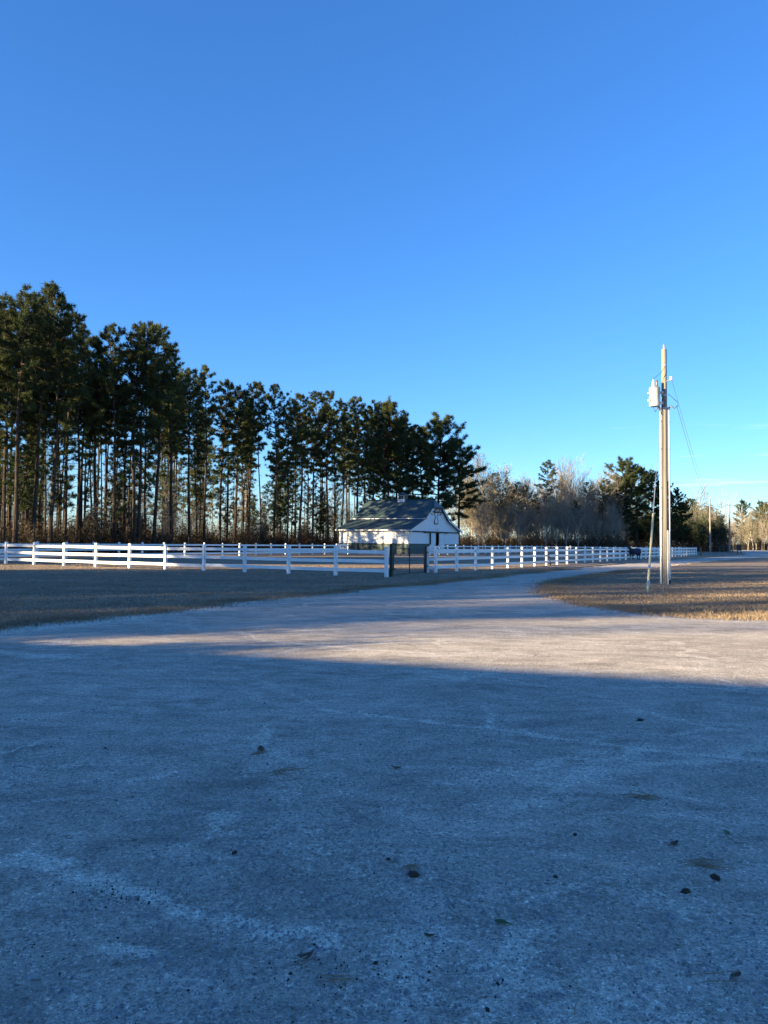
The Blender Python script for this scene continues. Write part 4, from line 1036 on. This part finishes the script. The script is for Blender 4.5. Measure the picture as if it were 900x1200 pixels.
SHADE_SHR = bare_meshes(91, 3.55, levels=4, trunk_r=.035, spread=.7, leaf='evergreen', nleaf=2300, leafsize=.05)  # unseen shrubs, added to break up the sun on the lot's left
for (x, y, s_) in ((-13.4, 5.2, .92), (-12.6, 7.4, .86), (-14.5, 3.6, 1.0), (-12.4, 9.2, .80), (-15.2, 1.6, .95)):
    plant(SHADE_SHR, 'shade_shrub', (x, y, 0), random.random()*6, (s_*1.3, s_*1.3, s_), 'unseen evergreen bush added to shade the left of the gravel lot', 'unseen bushes added for shade', 'shade_shrub')

# ------------------------------------------------------------------ litter on the gravel
def leaf_thing(u, v, size, mat, label, cat='leaf', curl=.3, rz=None):
    p = gnd(u, v); m = MB(); n = 7; top, bot = [], []
    for i in range(n):
        f = i/(n-1); x = (f-.5)*size; wd = size*.24*math.sin(math.pi*min(1, f*1.02+.02))**.8+.001; z = .006 + curl*size*(2*f-1)**2*.35
        top.append((x, wd, z+wd*.35)); bot.append((x, -wd, z+wd*.2))
    mid = [((i/(n-1)-.5)*size, 0, .004 + curl*size*(2*i/(n-1)-1)**2*.35) for i in range(n)]
    m.add(top + mid + bot, [(i, i+1, n+i+1, n+i) for i in range(n-1)] + [(n+i, n+i+1, 2*n+i+1, 2*n+i) for i in range(n-1)])
    e = empty('leaf', p, rz if rz is not None else random.random()*6.28)
    b_ = m.build('blade', M[mat], e, smooth=True); b_.modifiers.new('t', 'SOLIDIFY').thickness = .0012
    s_ = MB(); s_.tube([(size*.48, 0, .008), (size*.62, .004, .004), (size*.75, .01, .003)], .0014, 4); s_.build('stalk', M[mat], e)
    return tag(e, label, cat)
def chip_thing(u, v, size, label):
    p = gnd(u, v); g = random.Random(int(u*7+v)); bm = bmesh.new(); bmesh.ops.create_icosphere(bm, subdivisions=2, radius=1)
    for q in bm.verts: k = 1+g.uniform(-.22, .22); q.co = Vector((q.co.x*size*.55*k, q.co.y*size*.34*k, max(q.co.z, -.4)*size*.30*k + size*.10))
    me = bpy.data.meshes.new('bark_chip'); bm.to_mesh(me); bm.free(); me.materials.append(M['chip'])
    o = link('bark_chip', me); o.location = p; o.rotation_euler = (0, 0, g.random()*6); return tag(o, label, 'bark chip')
def straw_thing(u, v, L, n, mat, label, spread=.5, rz=0.0, name='pine_straw'):
    p = gnd(u, v); g = random.Random(int(u*3+v)); m = MB()
    for i in range(n):
        a = rz + g.gauss(0, spread); l = L*g.uniform(.5, 1.1); c = Vector((g.gauss(0, L*.12), g.gauss(0, L*.12), .004)); d = Vector((math.cos(a), math.sin(a), 0)); s_ = Vector((-d.y, d.x, 0))*g.gauss(0, .12)*l
        m.tube([c-d*l/2, c+s_+Vector((0,0,.006)), c+d*l/2], [.0014,.0018,.0010], 4)
    o = m.build(name, M[mat]); o.location = p; return tag(o, label, 'pine straw' if name == 'pine_straw' else 'twig')
leaf_thing(588, 1083, .055, 'greenleaf', 'small green leaf lying alone on the gravel', rz=-.4, curl=.15)
leaf_thing(852, 977, .05, 'greenleaf', 'dull green leaf above the pine straw tangle on the gravel', curl=.1)
leaf_thing(790, 990.5, .058, 'deadleaf', 'curled dark brown leaf on the gravel above the pine straw tangle', curl=.6)
leaf_thing(503, 1099, .04, 'deadleaf', 'small crumpled dark leaf on the gravel beside the pale patch', curl=.7)
leaf_thing(358, 1124, .06, 'deadleaf', 'crumpled dead leaf under a pale straw on the gravel', curl=.7, rz=.5)
leaf_thing(862, 1146, .045, 'deadleaf', 'brown crumpled leaf near the right end of the lot', curl=.6)
leaf_thing(306, 880, .10, 'deadleaf', 'dead leaf in the far litter of the gravel lot', curl=.5)
leaf_thing(464, 901, .07, 'deadleaf', 'dry leaf beyond the small litter clump', curl=.5)
chip_thing(838, 1030, .05, 'black bark chip below the pine straw tangle'); chip_thing(804, 1046, .04, 'small black bark chip left of the leaf litter')
chip_thing(485, 1026, .045, 'dark bark chip in the brown straw clump'); chip_thing(651, 1028, .022, 'tiny black bark chip alone on the gravel')
chip_thing(674, 979, .03, 'little dark bark chip between pale streaks'); chip_thing(571, 1184, .02, 'tiny dark bark chip near the lying twig')
chip_thing(750, 845, .055, 'black bark chip beyond the long pale streak'); chip_thing(455, 1007, .02, 'tiny bark chip beside the brown straw clump'); chip_thing(275, 1000, .03, 'dark bark chip near the broad pale streak')
straw_thing(828, 1013, .19, 12, 'straw', 'tangle of tan pine straw on the gravel', .6, .15)
straw_thing(753, 935, .22, 10, 'straw', 'flat bunch of tan pine straw beside the pale streak', .3, -.35)
straw_thing(483, 1018, .09, 10, 'straw', 'brown clump of straw and bark on the gravel', 1.0, 1.2)
straw_thing(335, 905, .28, 9, 'straw', 'loose brown straw in the far litter', .7, .2)
straw_thing(305, 884, .18, 8, 'straw', 'small tuft of brown straw beside the dead leaf', .8, .9)
straw_thing(716, 1013, .22, 3, 'palestraw', 'few pale straws lying across the gravel', .25, .1)
straw_thing(394, 1146, .14, 4, 'straw', 'thin brown straws below the crumpled leaf', .15, -.1)
straw_thing(683, 1190, .15, 1, 'straw', 'single brown twig near the lot edge', .05, 1.25, 'twig')
straw_thing(352, 1128, .085, 1, 'palestraw', 'pale straw lying over the crumpled leaf', .05, .55, 'twig')
straw_thing(840, 1140, .20, 2, 'straw', 'dark thin straws beside the brown crumpled leaf', .2, .05)
# crumbs of bark and dirt too small to count
n = 900; y = 2.1 + 8*rng.random(n)**1.6; x = rng.uniform(-.55, .55, n)*y
k = rng.integers(0, 14, n); cxx = rng.uniform(-.5, .5, 14); cyy = 2.3 + 6*rng.random(14)**1.4
cl = rng.random(n) < .55; y = np.where(cl, cyy[k] + rng.normal(0, .16, n), y); x = np.where(cl, cxx[k]*cyy[k] + rng.normal(0, .2, n), x)
# rough dark aggregate showing through beside the broad pale streak, and by the tuft right of the straw
for i0, i1, (uu, vv), sx_, sy_ in ((0, 150, (118, 1052), .11, .07), (150, 215, (28, 1117), .08, .05), (215, 290, (500, 1150), .30, .10), (290, 350, (395, 1150), .2, .1)):
    q = gnd(uu, vv); x[i0:i1] = rng.normal(q.x, sx_, i1-i0); y[i0:i1] = rng.normal(q.y, sy_, i1-i0)
s = rng.gamma(2, .0013, n)+.0012; vs_ = []; ang = rng.uniform(0, 6.28, n); base = np.stack([x, y, np.full(n, .0015)], 1)
for q in range(4):
    aa = ang+q*math.pi/2; rr = s*rng.uniform(.5, 1.6, n); vs_.append(base+np.stack([np.cos(aa)*rr, np.sin(aa)*rr, np.full(n, -.003)], 1))
vs_.append(base + np.stack([0*s, 0*s, s*rng.uniform(.4, .9, n)], 1))
Vp = np.stack(vs_, 1).reshape(-1, 3); b = np.arange(n)[:, None]*5
Tp = np.concatenate([b+np.array([[0,1,4]]), b+np.array([[1,2,4]]), b+np.array([[2,3,4]]), b+np.array([[3,0,4]])])
tag(link('bark_crumbs', np_mesh('bark_crumbs', Vp, Tp, M['chip'])), 'dark crumbs of bark scattered over the gravel lot', 'debris', kind='stuff')
